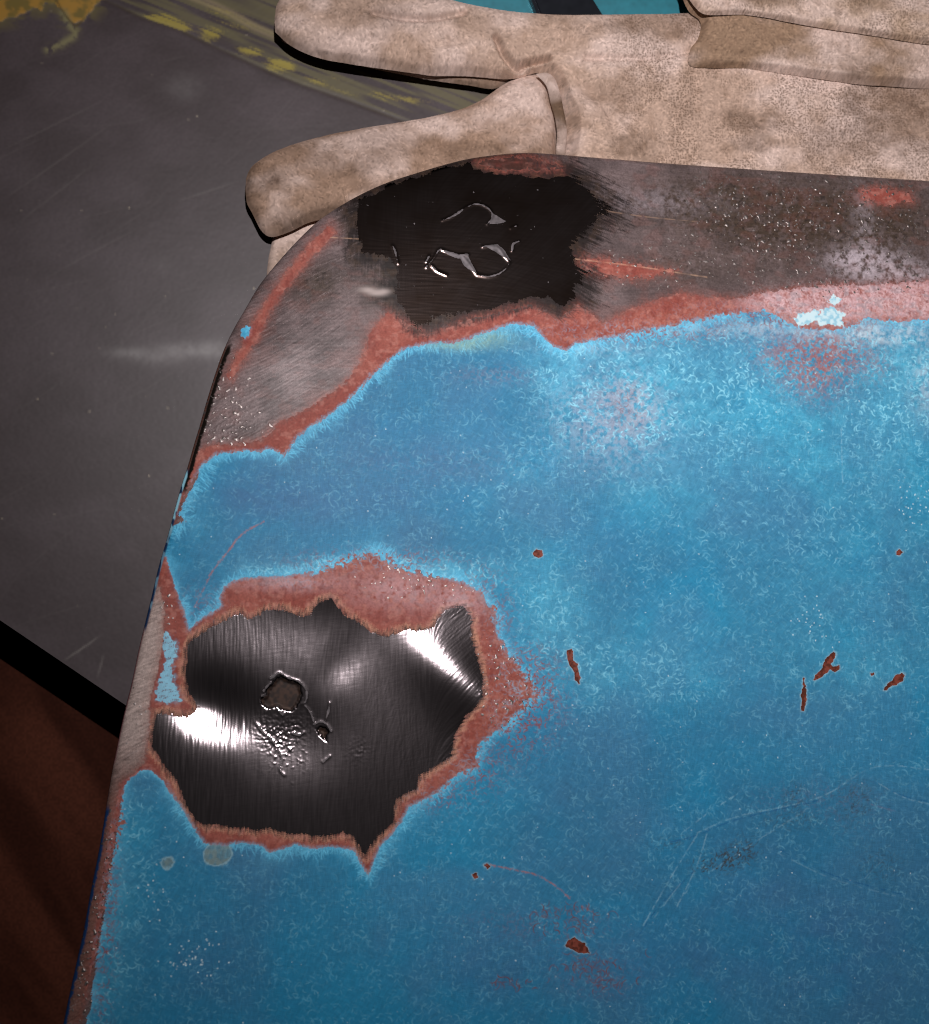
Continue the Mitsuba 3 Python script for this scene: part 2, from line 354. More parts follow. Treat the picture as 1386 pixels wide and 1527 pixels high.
ISLET = np.array([(-144.0,-58.7),(-140.8,-60.6),(-138.9,-66.2),(-137.9,-68.7),(-140.0,-71.6),(-140.9,-73.4),(-139.8,-82.2),(-137.6,-87.2),(-135.6,-91.5),(-141.5,-91.5),(-147.7,-91.1),(-148.1,-86.2),(-146.0,-80.3),(-144.5,-76.8),(-143.7,-72.2),(-144.7,-66.2)])
METAL_A = np.array([(-58.0,150.9),(-54.7,157.2),(-50.4,160.8),(-35.4,168.1),(-15.4,175.0),(1.5,180.4),(16.7,183.1),(35.3,177.4),(55.7,173.1),(68.8,162.3),(75.2,155.5),(76.4,149.2),(69.5,145.5),(65.3,140.9),(62.9,138.4),(58.4,134.8),(56.3,129.2),(58.9,124.4),(65.0,121.1),(62.8,114.9),(57.3,110.6),(58.5,104.5),(51.0,100.2),(45.6,97.4),(39.3,102.0),(31.6,101.8),(24.2,99.6),(19.5,98.9),(10.8,96.0),(3.1,94.4),(-2.5,92.3),(-11.8,92.8),(-15.8,89.3),(-18.4,87.2),(-23.1,86.5),(-27.0,87.4),(-30.3,89.7),(-32.3,93.4),(-36.5,100.0),(-39.8,106.7),(-37.5,113.2),(-40.1,117.9),(-41.8,121.9),(-48.7,122.5),(-54.3,124.0),(-57.3,132.4)])
METAL_B = np.array([(-133.6,-66.6),(-132.1,-64.1),(-128.4,-60.6),(-124.1,-57.8),(-119.5,-55.3),(-114.2,-52.7),(-108.9,-50.2),(-105.4,-53.4),(-101.3,-51.8),(-96.7,-48.6),(-91.0,-48.9),(-84.7,-50.2),(-80.9,-52.1),(-77.1,-51.8),(-73.9,-47.3),(-71.4,-45.4),(-66.3,-43.5),(-63.5,-47.3),(-60.6,-50.9),(-56.8,-52.8),(-52.3,-55.6),(-47.9,-59.1),(-42.1,-61.7),(-35.7,-60.1),(-29.3,-58.5),(-22.9,-59.2),(-16.8,-56.9),(-14.5,-51.5),(-11.9,-48.9),(-7.4,-47.3),(-3.5,-47.0),(0.3,-52.1),(0.5,-63.0),(3.4,-72.3),(5.5,-81.6),(4.8,-90.8),(0.6,-96.1),(-3.3,-99.9),(-5.9,-104.6),(-7.8,-107.4),(-8.5,-113.1),(-9.5,-118.1),(-16.8,-122.4),(-25.1,-127.0),(-26.4,-132.9),(-31.4,-135.3),(-35.5,-137.7),(-36.5,-143.3),(-37.1,-148.2),(-41.5,-152.4),(-44.6,-155.2),(-47.8,-159.1),(-49.9,-163.4),(-52.8,-159.0),(-55.3,-154.7),(-59.9,-152.5),(-67.1,-153.9),(-73.3,-154.1),(-79.5,-153.1),(-85.4,-153.0),(-94.4,-150.1),(-101.2,-151.0),(-106.1,-149.7),(-112.0,-149.9),(-118.1,-148.0),(-123.3,-148.2),(-127.6,-146.6),(-130.8,-142.6),(-133.0,-137.7),(-135.2,-132.8),(-137.1,-128.5),(-141.5,-122.9),(-145.3,-117.4),(-149.1,-112.1),(-148.6,-105.0),(-147.2,-97.3),(-140.5,-97.7),(-133.7,-99.0),(-130.3,-97.1),(-127.9,-94.0),(-130.4,-90.9),(-132.6,-88.4),(-133.6,-83.4),(-134.0,-77.8)])
RED = [np.array(q) for q in (
    [(-125.9,18.2),(-134.6,11.7),(-140.0,-4.4),(-143.5,-14.1),(-146.8,-7.7),(-140.3,11.6),(-133.2,21.4),(-129.8,27.3),(-126.1,30.6),(-114.3,30.4),(-99.4,33.2),(-91.2,41.5),(-81.2,46.9),(-68.1,55.0),(-58.4,63.1),(-53.2,70.8),(-50.3,79.6),(-48.0,85.3),(-45.4,91.4),(-38.8,97.3),(-30.6,92.4),(-19.1,85.9),(0.8,94.4),(20.8,99.6),(30.9,102.2),(45.6,95.3),(55.1,102.7),(62.8,97.7),(67.8,93.7),(82.6,101.9),(106.3,110.0),(125.2,108.4),(136.5,107.6),(149.1,111.3),(182.1,116.3),(206.7,116.9),(242.3,119.8),(238.3,42.4),(204.6,69.5),(169.0,48.3),(135.3,68.3),(50.5,66.9),(0.5,52.7),(-96.7,18.5)],
    [(56.6,127.2),(82.1,125.0),(106.0,121.8),(88.7,116.9),(70.0,117.8),(58.8,121.0)], [(202.9,167.0),(212.6,169.5),(229.6,166.4),(230.8,162.2),(215.7,159.6),(203.7,161.7)],
    [(-67.8,141.7),(-76.6,132.6),(-87.3,118.8),(-96.9,104.4),(-105.1,90.9),(-112.0,75.4),(-117.6,64.1),(-115.0,61.5),(-108.8,72.2),(-102.2,82.6),(-96.2,97.1),(-87.9,109.3),(-77.5,123.1),(-65.2,137.0)],
    [(6.8,175.7),(16.7,178.5),(31.9,179.3),(45.5,177.0),(48.2,173.6),(35.2,172.4),(14.9,172.5)])]
fB = gr.sd(BLUE, 30)
fR = gr.sd(RING, 30)
fM1 = gr.sd(METAL_A, 30)
fM2 = gr.sd(METAL_B, 30)
fI = gr.sd(ISLET, 12)
curly = ss(-40, 10, X + 0.0) * ss(-1, 1, 0 * X + 1)
fB0, fR0 = fB.copy(), fR.copy()
swl = np.clip(blob(gr, [(p, *q) for p, q in zip(np.array([(25.1,-90.6),(-0.9,-128.2),(-32.5,-26.4),(-64.5,-26.5),(12.7,-45.7),(184.8,96.8),(101.7,91.7),(-166.0,-183.6),(-159.3,-147.7)]), [(22, 22, 1), (14, 14, .8), (30, 7, 1), (20, 6, .8), (12, 10, .8), (90, 10, 1), (40, 7, .9), (6, 60, .5), (8, 10, .5)])]), 0, 1)
fB = fB + (0.7 + 1.6 * swl) * (1.6 * w1 + 1.0 * w2)
swirl = 40 * (fn(X / 40, Y / 40, 16) - 0.5)
hair_dir = 0.22 * gr.lic(62 + swirl, 4.0, 5)
fB = fB + hair_dir * 1.5 * ss(60, -20, X)
fR = fR + (0.5 + 4.2 * swl) * (1.6 * w1 + 1.4 * w2) + 0.6 * hair_dir * (1 - swl)
vertical = 0.22 * gr.lic(85 + 0.5 * swirl, 6.0, 6)
sidew = 0.24 * gr.lic(-24 + 0.6 * swirl, 9.0, 7)
right = ss(30, 75, X)
fM1 = fM1 + 1.6 * w1 + 2.4 * vertical * (1 - right) + right * 7.0 * sidew
lobe = ss(-22, -8, X)
fM2 = fM2 + 1.0 * w1 + 1.7 * vertical * (1 - lobe) + lobe * (1.8 * 0.22 * gr.lic(14 + swirl, 6.0, 8))
fI = fI + 2.4 * w1 + 1.8 * w2 + 0.7 * (streak(X, Y, 20, 2, .5, 3) - .5)
fP = np.full(len(X), -30.0)
for q, am in zip(RED, (1.6, 3.2, 2.6, 1.4, 2.6)):
    fP = np.maximum(fP, gr.sd(q, 20) + am * (w1 * 1.3 + 0.8 * w2))
fTop = gr.sd(RED[4], 8) + 1.5 * w1 + 1.6 * 0.22 * gr.lic(10, 8.0, 9)
fM1 = np.minimum(fM1, -fTop)
soot = fM1 + 0.0
fM1 = fM1 - 4.0 - 5.0 * (fn(X / 5, Y / 5, 39) - 0.5)
fM = np.maximum(fM1, fM2)
fBlue = np.maximum(np.minimum(fB, -fR), fI)
spot = gr.sd(np.array([(-108.0,90.1),(-105.8,88.8),(-106.0,85.5),(-108.3,83.1),(-110.2,84.4),(-110.3,87.4)]), 8) + 1.2 * w2
fBlue = np.maximum(fBlue, spot)
fRing = np.minimum(fR, fB + 3)
pale_f = gr.sd(np.array([(-147.5,-36.3),(-144.2,-47.4),(-144.0,-58.4),(-145.5,-72.5),(-149.5,-89.6),(-150.7,-94.5),(-149.4,-97.6),(-150.9,-111.2),(-152.6,-120.4),(-162.7,-129.4),(-168.3,-150.6),(-178.2,-235.6),(-190.0,-235.3),(-174.6,-138.4),(-161.2,-61.5)]), 12) + 1.6 * w1 + 1.5 * w2
fP = np.maximum(fP, np.minimum(fRing, -pale_f))

CHIPS = [np.array(q) for q in (
    [(46.9,-68.3),(49.2,-67.6),(50.1,-70.2),(49.8,-72.8),(52.0,-74.7),(52.3,-78.6),(53.2,-81.8),(52.5,-84.3),(50.6,-82.4),(50.3,-78.6),(48.1,-75.4),(47.2,-72.1)],
    [(163.3,-82.3),(164.0,-81.6),(164.5,-86.5),(165.0,-90.1),(164.1,-95.3),(163.0,-97.9),(161.7,-97.8),(162.2,-94.0),(162.0,-90.1),(163.1,-86.2)],
    [(179.3,-69.3),(180.6,-70.6),(178.8,-73.9),(177.1,-75.5),(179.0,-76.5),(181.8,-75.8),(182.0,-77.8),(179.6,-79.1),(177.0,-78.1),(174.2,-80.4),(170.7,-82.6),(168.6,-83.0),(169.4,-80.7),(172.9,-77.8),(174.0,-75.2),(174.8,-73.2),(178.0,-69.9)],
    [(197.2,-79.8),(199.3,-79.5),(199.6,-80.5),(197.5,-81.1)], [(209.8,-81.2),(213.3,-79.9),(215.3,-80.5),(213.8,-83.5),(210.6,-85.4),(207.9,-85.8),(205.0,-88.4),(203.7,-88.0),(205.8,-85.1),(208.3,-83.8)],
    [(30.6,-21.0),(32.6,-19.4),(35.2,-20.0),(35.8,-22.3),(33.8,-23.9),(31.5,-22.9)], [(213.4,-19.6),(215.1,-18.5),(216.8,-19.9),(215.3,-21.6),(213.6,-21.2)],
    [(43.3,-206.4),(45.3,-203.7),(48.5,-202.6),(50.1,-204.4),(52.9,-205.1),(54.5,-208.2),(55.4,-209.8),(50.3,-209.9),(46.5,-207.7)], [(5.7,-168.6),(7.6,-167.7),(8.9,-169.3),(7.3,-170.5)], [(0.3,-172.8),(2.2,-172.2),(2.8,-174.4),(1.2,-175.0)])]
fC = np.full(len(X), -8.0)
for q in CHIPS: fC = np.maximum(fC, gr.sd(q, 8))
fC = fC + 0.7 * w2
fBlue = np.minimum(fBlue, -fC)
fP = np.maximum(fP, fC)
HOLES = [np.array(q) for q in ([(-92.9,-81.1),(-90.1,-79.3),(-86.3,-81.2),(-82.9,-81.8),(-80.0,-84.3),(-79.4,-88.7),(-80.0,-91.8),(-82.1,-95.0),(-84.3,-96.8),(-88.1,-96.8),(-91.8,-94.9),(-94.6,-95.5),(-97.1,-95.5),(-99.3,-93.0),(-99.7,-89.9),(-96.9,-88.6),(-96.9,-86.1),(-94.4,-83.6)],
                               [(-73.6,-104.4),(-71.1,-103.2),(-68.0,-103.8),(-66.4,-106.3),(-67.9,-108.8),(-67.3,-111.9),(-69.8,-110.0),(-72.3,-107.5)])]
LIPS = [np.array(q) for q in ([(-94.5,-81.1),(-90.7,-78.3),(-88.2,-79.9),(-85.1,-81.2),(-81.3,-82.4),(-78.8,-85.0),(-77.5,-88.1),(-78.1,-91.9),(-79.9,-93.1)], [(-97.8,-86.7),(-94.4,-83.0)], [(-99.3,-92.4),(-98.7,-89.2),(-95.6,-89.9),(-94.0,-92.4)], [(-78.4,-93.7),(-75.5,-97.5),(-74.3,-101.3)], [(-74.2,-102.5),(-71.1,-101.3),(-68.0,-102.6),(-66.1,-105.7)], [(-68.6,-100.7),(-67.4,-96.3),(-66.8,-92.6)],
    [(-90.6,-96.2),(-88.7,-98.0)], [(-101.1,-101.7),(-97.9,-106.1),(-94.2,-109.2),(-91.0,-113.6),(-89.1,-117.9),(-90.0,-122.9),(-87.8,-126.0)], [(-84.2,-106.8),(-81.1,-107.4),(-78.6,-106.2)], [(-69.8,-120.0),(-66.6,-117.5)],
    [(-12.2,144.6),(-6.8,146.9),(-0.8,151.2),(3.9,153.4),(8.6,152.8),(12.0,150.2),(12.6,146.7),(10.2,143.2)], [(-20.3,120.4),(-16.9,124.6),(-13.6,129.5),(-9.6,128.2),(-5.0,127.0),(0.4,127.1)], [(-2.3,126.4),(1.0,122.3),(4.3,117.6)], [(-17.6,121.2),(-15.0,118.5),(-10.3,116.6)], [(5.0,116.9),(11.0,116.4),(17.0,118.6),(21.1,123.5),(18.5,126.9),(15.8,130.9),(11.1,131.8)], [(22.5,129.7),(23.2,133.2),(25.9,134.6)], [(-36.8,130.9),(-35.5,127.6),(-34.2,122.1)], [(7.8,131.4),(14.5,132.3)], [(-20.3,123.2),(-18.9,125.9)], [(22.0,141.4),(24.7,142.6)])]
gn0 = ndimage.gaussian_filter(rng.standard_normal((gr.ny, gr.nx)), 0.9).ravel(); gn0 /= gn0.std()
hole = np.full(len(X), -10.0)
for q in HOLES: hole = np.maximum(hole, gr.sd(q, 10))
hole = hole + 0.8 * w2
lip = np.full(len(X), 9.0)
for q in LIPS: lip = np.minimum(lip, gr.sd(spline(q), 9, closed=False))
h = h - 0.8 * ss(-0.2, 2.4, hole) + (0.15 - 0.08 * ss(30, -10, Y)) * np.exp(-(lip / 0.75) ** 2)
plate = [np.array(q) for q in ([(8.5,132.1),(15.2,133.0),(18.5,130.3),(20.5,126.9),(22.5,124.2),(18.4,126.2),(14.5,128.8)], [(-4.3,126.3),(0.4,126.4),(5.0,117.6),(2.3,118.9),(-1.0,120.9)], [(-12.9,129.5),(-7.6,128.3),(-2.3,126.4),(-4.3,124.9),(-9.6,126.9)], [(13.3,148.8),(20.0,144.8),(15.3,143.3),(11.2,143.2)])]
pl = np.full(len(X), -5.0)
for q in plate: pl = np.maximum(pl, gr.sd(q, 5))

# ---- fine relief of the surface
gn = ndimage.gaussian_filter(rng.standard_normal((gr.ny, gr.nx)), 1.05).ravel(); gn /= gn.std()
gn2 = ndimage.gaussian_filter(rng.standard_normal((gr.ny, gr.nx)), 1.8).ravel(); gn2 /= gn2.std()
wild = np.clip(blob(gr, [(p, *q) for p, q in zip(np.array([(155.3,148.6),(215.3,150.3),(-122.6,54.1),(-157.4,-92.6),(-170.9,-168.6),(-176.0,-204.2),(18.8,-81.0),(-26.1,-36.1),(-87.6,-111.7),(88.8,122.4),(-141.4,-45.8),(-116.0,37.9),(203.2,118.2)]),
      [(45, 30, 1.0), (40, 25, 1.0), (14, 22, 1.2), (7, 30, .5), (6, 30, 1.6), (7, 40, 1.6), (16, 26, .9), (30, 9, .7), (9, 12, 1.2), (30, 12, .5), (6, 12, .8), (20, 8, .8), (40, 6, .7)])]), 0, 1.6)
isM = ss(-0.5, 0.5, fM)
isB = ss(-0.3, 0.5, fBlue) * (1 - isM)
rough = 0.15 * np.maximum(gn - 0.9, 0) * wild + 0.06 * np.maximum(-gn - 1.4, 0) * wild
fW = 0.62 * vn(X / 2.6, Y / 2.6, 17) - 0.02 - lip + 0.5 * w2 * ss(2, 0, lip) + 0.35 * (vn(X / 3, Y / 3, 15) - 0.5)
fW = np.maximum(fW, pl + 0.4 * w2)
fW = np.maximum(fW, 0.3 * (gn0 - 2.75) * (fM1 > 1) - 5 * (fM1 <= 1))
fW = np.maximum(fW, hole - 0.9)
fW = np.where(fM > 0.5, fW, -5.0)
rough = rough * (1 - 0.85 * isB) * (1 - 0.6 * isM)
lb = gr.lic(88 - 46 * lobe + 0.5 * swirl, 12.0, 41)
brush = 0.0085 * lb + 0.005 * gr.blur(lb, 0.45) + 0.0016 * gr.lic(8 + swirl, 7.0, 44) + 0.004 * gr.lic(80 - 30 * lobe - swirl, 8.0, 42)
brush1 = 0.005 * gr.lic(-8 + swirl, 12.0, 46)
scrat = 0.007 * gr.lic(28 + swirl, 9.0, 47) * ss(-45, -75, X) + 0.006 * gr.lic(-6 + swirl, 12.0, 48)
h = h - 0.12 * ss(-0.2, 0.5, fC)
h = h + rough + np.where(fM2 > fM1, brush, brush1) * isM + scrat * (1 - isM) * (1 - isB) + 0.007 * gn2 * (1 - isM) + 0.02 * gn0 * isM * np.clip(blob(gr, [(p, *q) for p, q in zip(np.array([(-89.2,-108.6),(-95.5,-103.9),(-83.0,-100.9),(-53.2,-115.2)]), [(9, 6, 1), (6, 8, .6), (8, 5, .6), (5, 6, .4)])]), 0, 1) * 1.6
h = h + 0.05 * ss(-0.4, 0.8, fBlue) * (1 - isM) + 0.02 * ss(-0.4, 0.8, fP)      # the thickness of the paint and of the primer under it

# ---- colours of the layers
one = np.ones((len(X), 1))
grain = vn(X / 0.55, Y / 0.55, 51)
big = fn(X / 45, Y / 45, 52)
mid = fn(X / 12, Y / 12, 53)

dull = lerp(S('594d4d') * one, S('6d5e5e'), ss(0.35, 0.7, mid))
browny = np.clip(blob(gr, [(p, *q) for p, q in zip(np.array([(155.3,148.6),(215.3,150.3),(120.8,158.2),(102.5,122.8),(-74.9,111.7),(-45.4,109.0)]), [(50, 28, .9), (35, 28, .9), (40, 14, .7), (25, 9, .5), (13, 10, .9), (9, 12, .6)])]), 0, 1)
dull = lerp(dull, S('463a33'), browny * (0.55 + 0.5 * ss(0.3, 0.6, fn(X / 1.6, Y / 1.6, 54))))
dull = lerp(dull, S('2e2826'), ss(0.58, 0.75, fn(X / 1.3, Y / 1.3, 55)) * browny * 0.8)
lav = np.clip(blob(gr, [(p, *q) for p, q in zip(np.array([(207.2,128.8),(221.1,122.1),(196.7,130.3),(96.5,157.5),(204.6,150.0)]), [(20, 8, .8), (24, 6, .7), (10, 4, .6), (30, 7, .3), (6, 20, .35)])]), 0, 1)
dull = lerp(dull, S('a3969c'), lav * ss(0.3, 0.62, fn(X / 2.2, Y / 2.2, 56)))
dull = lerp(dull, S('7c4a40'), ss(0.5, 0.68, fn(X / 8, Y / 5, 57)) * 0.15)
pale = ss(-3, 1, pale_f) * ss(-40, -60, Y + 0.0)
dull = lerp(dull, S('b09d96'), ss(-1, 1, pale_f) * ss(-150, -100, Y) * (0.75 + 0.25 * vertical))
dull = lerp(dull, S('6d4e45'), ss(-1, 1, pale_f) * ss(-100, -150, Y) * 0.8)
near_m = ss(-9, 2.0, soot + (3.5 + 3 * right) * np.where(right > .5, sidew, vertical) + 6 * w1)
dull = lerp(dull, lerp(S('1d1817') * one, S('33271f'), ss(0.45, 0.7, fn(X / 4, Y / 4, 41))), near_m ** 0.7 * 0.95)
dull = dull * (1 + 0.15 * gr.lic(26 + swirl, 10.0, 58) * ss(-40, -70, X) + 0.08 * gr.lic(-5 + swirl, 14.0, 59))[:, None].clip(0.5, 1.6)
dull = lerp(dull, S('8e7f7e'), ss(1.2, 2.6, gr.lic(27 + 0.5 * swirl, 7.0, 60)) * ss(-45, -70, X) * 0.6)
dull = lerp(dull, S('8d4f45'), np.exp(np.minimum(fP, 0) / 1.7) * (0.35 + 0.9 * fn(X / 1.0, Y / 1.0, 24)) * 0.75)
dull = dull * (0.78 + 0.44 * grain)[:, None]

prim = lerp(S('8a463d') * one, S('985449'), ss(0.3, 0.7, mid))
prim = lerp(prim, S('7f3a36'), np.exp(-((fBlue + 1.0 + 0.8 * w1) / 0.7) ** 2) * 0.35)
prim = lerp(prim, S('bd866f'), ss(-4.0, -1.6, fM + 1.0 * vertical + 1.5 * w1) * 0.9)
prim = lerp(prim, S('1f1817'), ss(-3.0, 1.0, soot + 2.0 * vertical + 2 * w1) * 0.9)
prim = lerp(prim, S('2a2120'), ss(-2.0, 0.2, fM + 3.0 * vertical * (1 - 0.6 * lobe)) * 0.85)
pink = np.clip(blob(gr, [(p, *q) for p, q in zip(np.array([(164.3,106.8),(206.5,111.2),(231.1,108.3),(185.0,103.1),(-32.5,-39.3),(-3.5,-45.7),(-86.7,-35.6)]), [(22, 7, .9), (34, 8, .9), (20, 9, .9), (22, 7, .6), (24, 9, .45), (12, 8, .4), (22, 4, .5)])]), 0, 1)
prim = lerp(prim, S('c49c9f'), np.clip(pink * 1.5, 0, 1) * ss(0.05, 0.5, fn(X / 1.8, Y / 1.8, 61)))
prim = lerp(prim, S('b5847a'), np.clip(swl * 0.35 * ss(0.4, 0.7, fn(X / 1.2, Y / 1.2, 62)), 0, 1))
faint = ss(30, 0, Y - 140) * 0
prim = lerp(prim, S('3a2622'), ss(184, 176, Y + 0.0) * 0 + ss(-3, -1, fTop) * 0.75 * (0.4 + 1.2 * vn(X / 3, Y / 1.5, 38)).clip(0, 1))
prim = lerp(prim, S('6e5f5c'), np.exp(-np.maximum(fP, 0) / 1.3) * ss(-0.5, -3, fBlue) * (0.2 + 0.9 * fn(X / 0.9, Y / 0.9, 25)) * 0.7)
prim = lerp(prim, S('b0756a'), ss(0.5, 0.75, fn(X / 3, Y / 2, 26)) * 0.5)
prim = lerp(prim, S('7a3b35'), ss(0.55, 0.75, fn(X / 2, Y / 3, 27)) * 0.5)
chipc = lerp(S('7d3f33') * one, S('552a20'), ss(0.35, 0.65, fn(X / 1.2, Y / 1.2, 63)))
prim = lerp(prim, S('3b231e'), ss(-3, -1, fTop) * (0.35 + 0.8 * vn(X / 4, Y / 1.2, 40)).clip(0, 0.85))
prim = np.where((fC > -0.2)[:, None], chipc, prim)
prim = prim * (0.82 + 0.36 * grain)[:, None]

blue = lerp(S('227ca4') * one, S('2f7297'), ss(0.35, 0.65, big))
blue = lerp(blue, S('2687ae'), ss(0.4, 0.75, fn(X / 70, Y / 70, 64)) * 0.45)
haze = np.clip(blob(gr, [(p, *q) for p, q in zip(np.array([(73.6,47.0),(101.3,74.6),(142.1,68.4),(53.8,66.9),(218.0,55.9),(234.8,70.0),(198.2,83.2),(117.4,40.8),(38.6,-55.4),(64.3,-81.2),(97.3,-78.1),(-0.2,-32.8),(-45.3,-29.7),(-83.6,-29.8),(26.4,13.1),(198.0,-78.5),(-159.2,-153.7),(-164.2,-198.6),(-26.0,-29.6),(166.6,-12.4),(188.3,96.9)]),
      [(28, 22, 1.1), (50, 14, 1.0), (30, 16, .7), (22, 14, .9), (24, 26, 1.1), (14, 22, 1.0), (26, 10, .5), (40, 18, .5), (16, 26, .6), (26, 16, .4), (30, 14, .35), (16, 8, .6), (26, 6, .7), (24, 5, .8), (26, 16, .35), (40, 14, .3), (10, 22, .5), (10, 40, .45), (30, 7, .6), (60, 60, .25), (50, 5, .7)])]), 0, 1.2)
pw = ss(0.15, 0.75, fn(X / 5.0, Y / 5.0, 65))
blue = lerp(blue, S('5ab4d4'), np.clip(haze, 0, 1) * (0.35 + 0.65 * pw) * 0.7)
chalk = np.clip(blob(gr, [(p, *q) for p, q in zip(np.array([(161.8,41.4),(212.9,21.6),(99.7,13.8),(101.1,67.7),(38.9,-39.2),(234.8,70.0),(97.7,-65.2),(198.7,-62.1)]), [(50, 30, .6), (40, 50, .5), (40, 26, .5), (40, 20, .5), (20, 30, .45), (26, 20, .6), (40, 26, .35), (50, 40, .35)])]), 0, 1)
blue = lerp(blue, S('4fb0cf'), chalk * (0.5 + 0.5 * ss(0.3, 0.7, fn(X / 6, Y / 6, 33))) * 0.75)
paled = np.clip(blob(gr, [(p, *q) for p, q in zip(np.array([(153.4,94.8),(188.0,89.9),(223.3,93.4),(115.4,91.3),(67.5,80.8),(233.8,64.8)]), [(20, 5, .7), (40, 6, .8), (26, 6, .9), (24, 4, .5), (30, 4, .4), (9, 16, .8)])]), 0, 1)
blue = lerp(blue, S('b3cbd9'), paled * ss(0.25, 0.65, 0.7 * fn(X / 1.6, Y / 1.6, 34) + 0.3 * vn(X / 5, Y / 5, 35)))
pale_blob = np.clip(blob(gr, [(p, *q) for p, q in zip(np.array([(71.9,45.3),(80.5,53.9),(184.7,94.0)]), [(24, 20, 1.0), (12, 12, .5), (40, 4, .7)])]), 0, 1)
blue = lerp(blue, S('a9b3c4'), pale_blob * ss(0.3, 0.6, fn(X / 1.7, Y / 1.7, 67)) * 0.85)
reds = np.clip(blob(gr, [(p, *q) for p, q in zip(np.array([(175.0,69.0),(156.3,79.0),(191.1,79.6),(177.4,86.3),(78.7,50.5),(13.8,66.3),(-16.1,22.6),(-74.0,-29.8),(208.3,74.7)]), [(16, 12, .9), (14, 8, .6), (16, 9, .6), (20, 8, .7), (9, 10, .30), (20, 5, .25), (60, 10, .12), (20, 5, .25), (9, 9, .3)])]), 0, 1)
blue = lerp(blue, S('9c6a6a'), reds * ss(0.33, 0.60, 0.6 * fn(X / 1.5, Y / 1.5, 68) + 0.4 * w2 + 0.2) * 0.9)
blue = lerp(blue, S('4a7498'), ss(0.35, 0.7, fn(X / 34, Y / 26, 70)) * 0.35)
grey_blue = np.clip(blob(gr, [(p, *q) for p, q in zip(np.array([(-96.6,5.5),(-45.4,28.9),(-19.4,9.4),(-71.0,-0.7),(-112.5,11.9),(175.4,-212.2),(93.7,-216.5),(-1.6,-211.2),(-124.8,-208.3),(127.3,-180.0)]), [(24, 16, .8), (30, 22, .7), (34, 16, .5), (24, 10, .5), (14, 12, .5), (44, 28, .8), (40, 24, .6), (44, 24, .6), (30, 24, .6), (40, 24, .4)])]), 0, 1)
blue = lerp(blue, S('3d6a94'), grey_blue * (0.55 + 0.45 * ss(0.3, 0.7, fn(X / 9, Y / 9, 29))) * 0.8)  # soft patches at left and bottom drawn towards a greyer blue
# sanding swirls
n = 60000
c = np.stack([rng.uniform(-205, 240, n), rng.uniform(-258, 110, n)], 1)
dens = gr.at(np.clip(haze, 0, 1), c)
amp = (0.30 + 0.95 * dens) * rng.random(n) ** 1.9 * (0.45 + 0.9 * ss(0.3, 0.7, fn(c[:, 0] / 7, c[:, 1] / 7, 28)))
k1 = n // 2
light = np.maximum(strokes(gr, arcs(k1, c[:k1], (0.9, 2.6), (40, 150), 18), amp[:k1]), strokes(gr, hairs(c[k1:], rng.normal(-0.35, 0.8, n - k1) + np.pi * (rng.random(n - k1) < .5), rng.uniform(0.8, 3.2, n - k1), 0.9, 12), amp[k1:] * 0.9))
n2 = 50000
c = np.stack([rng.uniform(-205, 240, n2), rng.uniform(-258, 110, n2)], 1)
dark = strokes(gr, arcs(n2, c, (0.9, 2.6), (30, 120)), (0.40 + 0.3 * gr.at(np.clip(haze, 0, 1), c)) * rng.random(n2))
blue = lerp(blue, S('1c5a88'), dark * 0.5)
# feathered, lighter edge of the paint where it was sanded through
bp = dense(BLUE_TOP[6:-2], 0.22, False); rp = dense(RING[3:-16], 0.22)
def edge_hairs(p, inward, lo, hi, spread, keep=1.0):
    t = np.roll(p, -4, 0) - np.roll(p, 4, 0); a = np.arctan2(t[:, 1], t[:, 0]) + inward
    sel = rng.random(len(p)) < keep
    p, a = p[sel], a[sel]
    return hairs(p + rng.normal(0, 0.5, p.shape), a + rng.normal(0, spread, len(p)), rng.uniform(lo, hi, len(p)) * (0.4 + 0.9 * vn(p[:, 0] / 6, p[:, 1] / 6, 71)), 0.4, 14)
pts = np.concatenate([edge_hairs(bp, np.pi / 2, 1.0, 7.5, 0.5), edge_hairs(rp, np.pi / 2, 0.8, 5.5, 0.6), edge_hairs(rp, -np.pi / 2, 0.8, 5.5, 0.6)])
edge = strokes(gr, pts, rng.random(len(pts)) ** 0.8 * 0.9, 0.3)
feather = (0.45 + 0.55 * ss(0.25, 0.65, fn(X / 9, Y / 9, 74))) * np.exp(-np.maximum(np.minimum(fB0, -fR0), 0) / (1.3 + 2.6 * ss(0.35, 0.7, fn(X / 11, Y / 11, 75)))) * (0.45 + 0.55 * vn(X / 0.6, Y / 0.6, 72))
blue = lerp(blue, S('6ac8ec'), np.clip(np.maximum(edge * 0.9, feather * 0.88), 0, 1))
blue = lerp(blue, S('93dbf0'), np.clip(light, 0, 1) * 0.75)
bluish_tip = np.clip(blob(gr, [(p, *q) for p, q in zip(np.array([(-118.8,-162.2),(-116.4,-159.9),(-140.7,-165.2)]), [(5.5, 5, 1.3), (5, 4, .8), (4, 3.6, 0.8)])]), 0, 1)
bluish_tip = bluish_tip + 0.25 * w1 + 0.15 * w2
blue = lerp(blue, lerp(S('5f7f8a') * one, S('7b8a84'), ss(0.3, 0.7, fn(X / 2, Y / 2, 69))), ss(0.45, 0.62, bluish_tip) * 0.8)
blue = lerp(blue, S('93b6c0'), np.exp(-((bluish_tip - 0.50) / 0.07) ** 2) * 0.7)
olive = np.clip(blob(gr, [(p, *q) for p, q in zip(np.array([(-5.9,81.1),(10.7,86.5),(0.7,82.9)]), [(14, 3, .7), (12, 4, .6), (24, 4, .4)])]), 0, 1)
blue = lerp(blue, S('7fa39a'), olive * (0.4 + 0.6 * vn(X / 0.8, Y / 0.8, 73)))
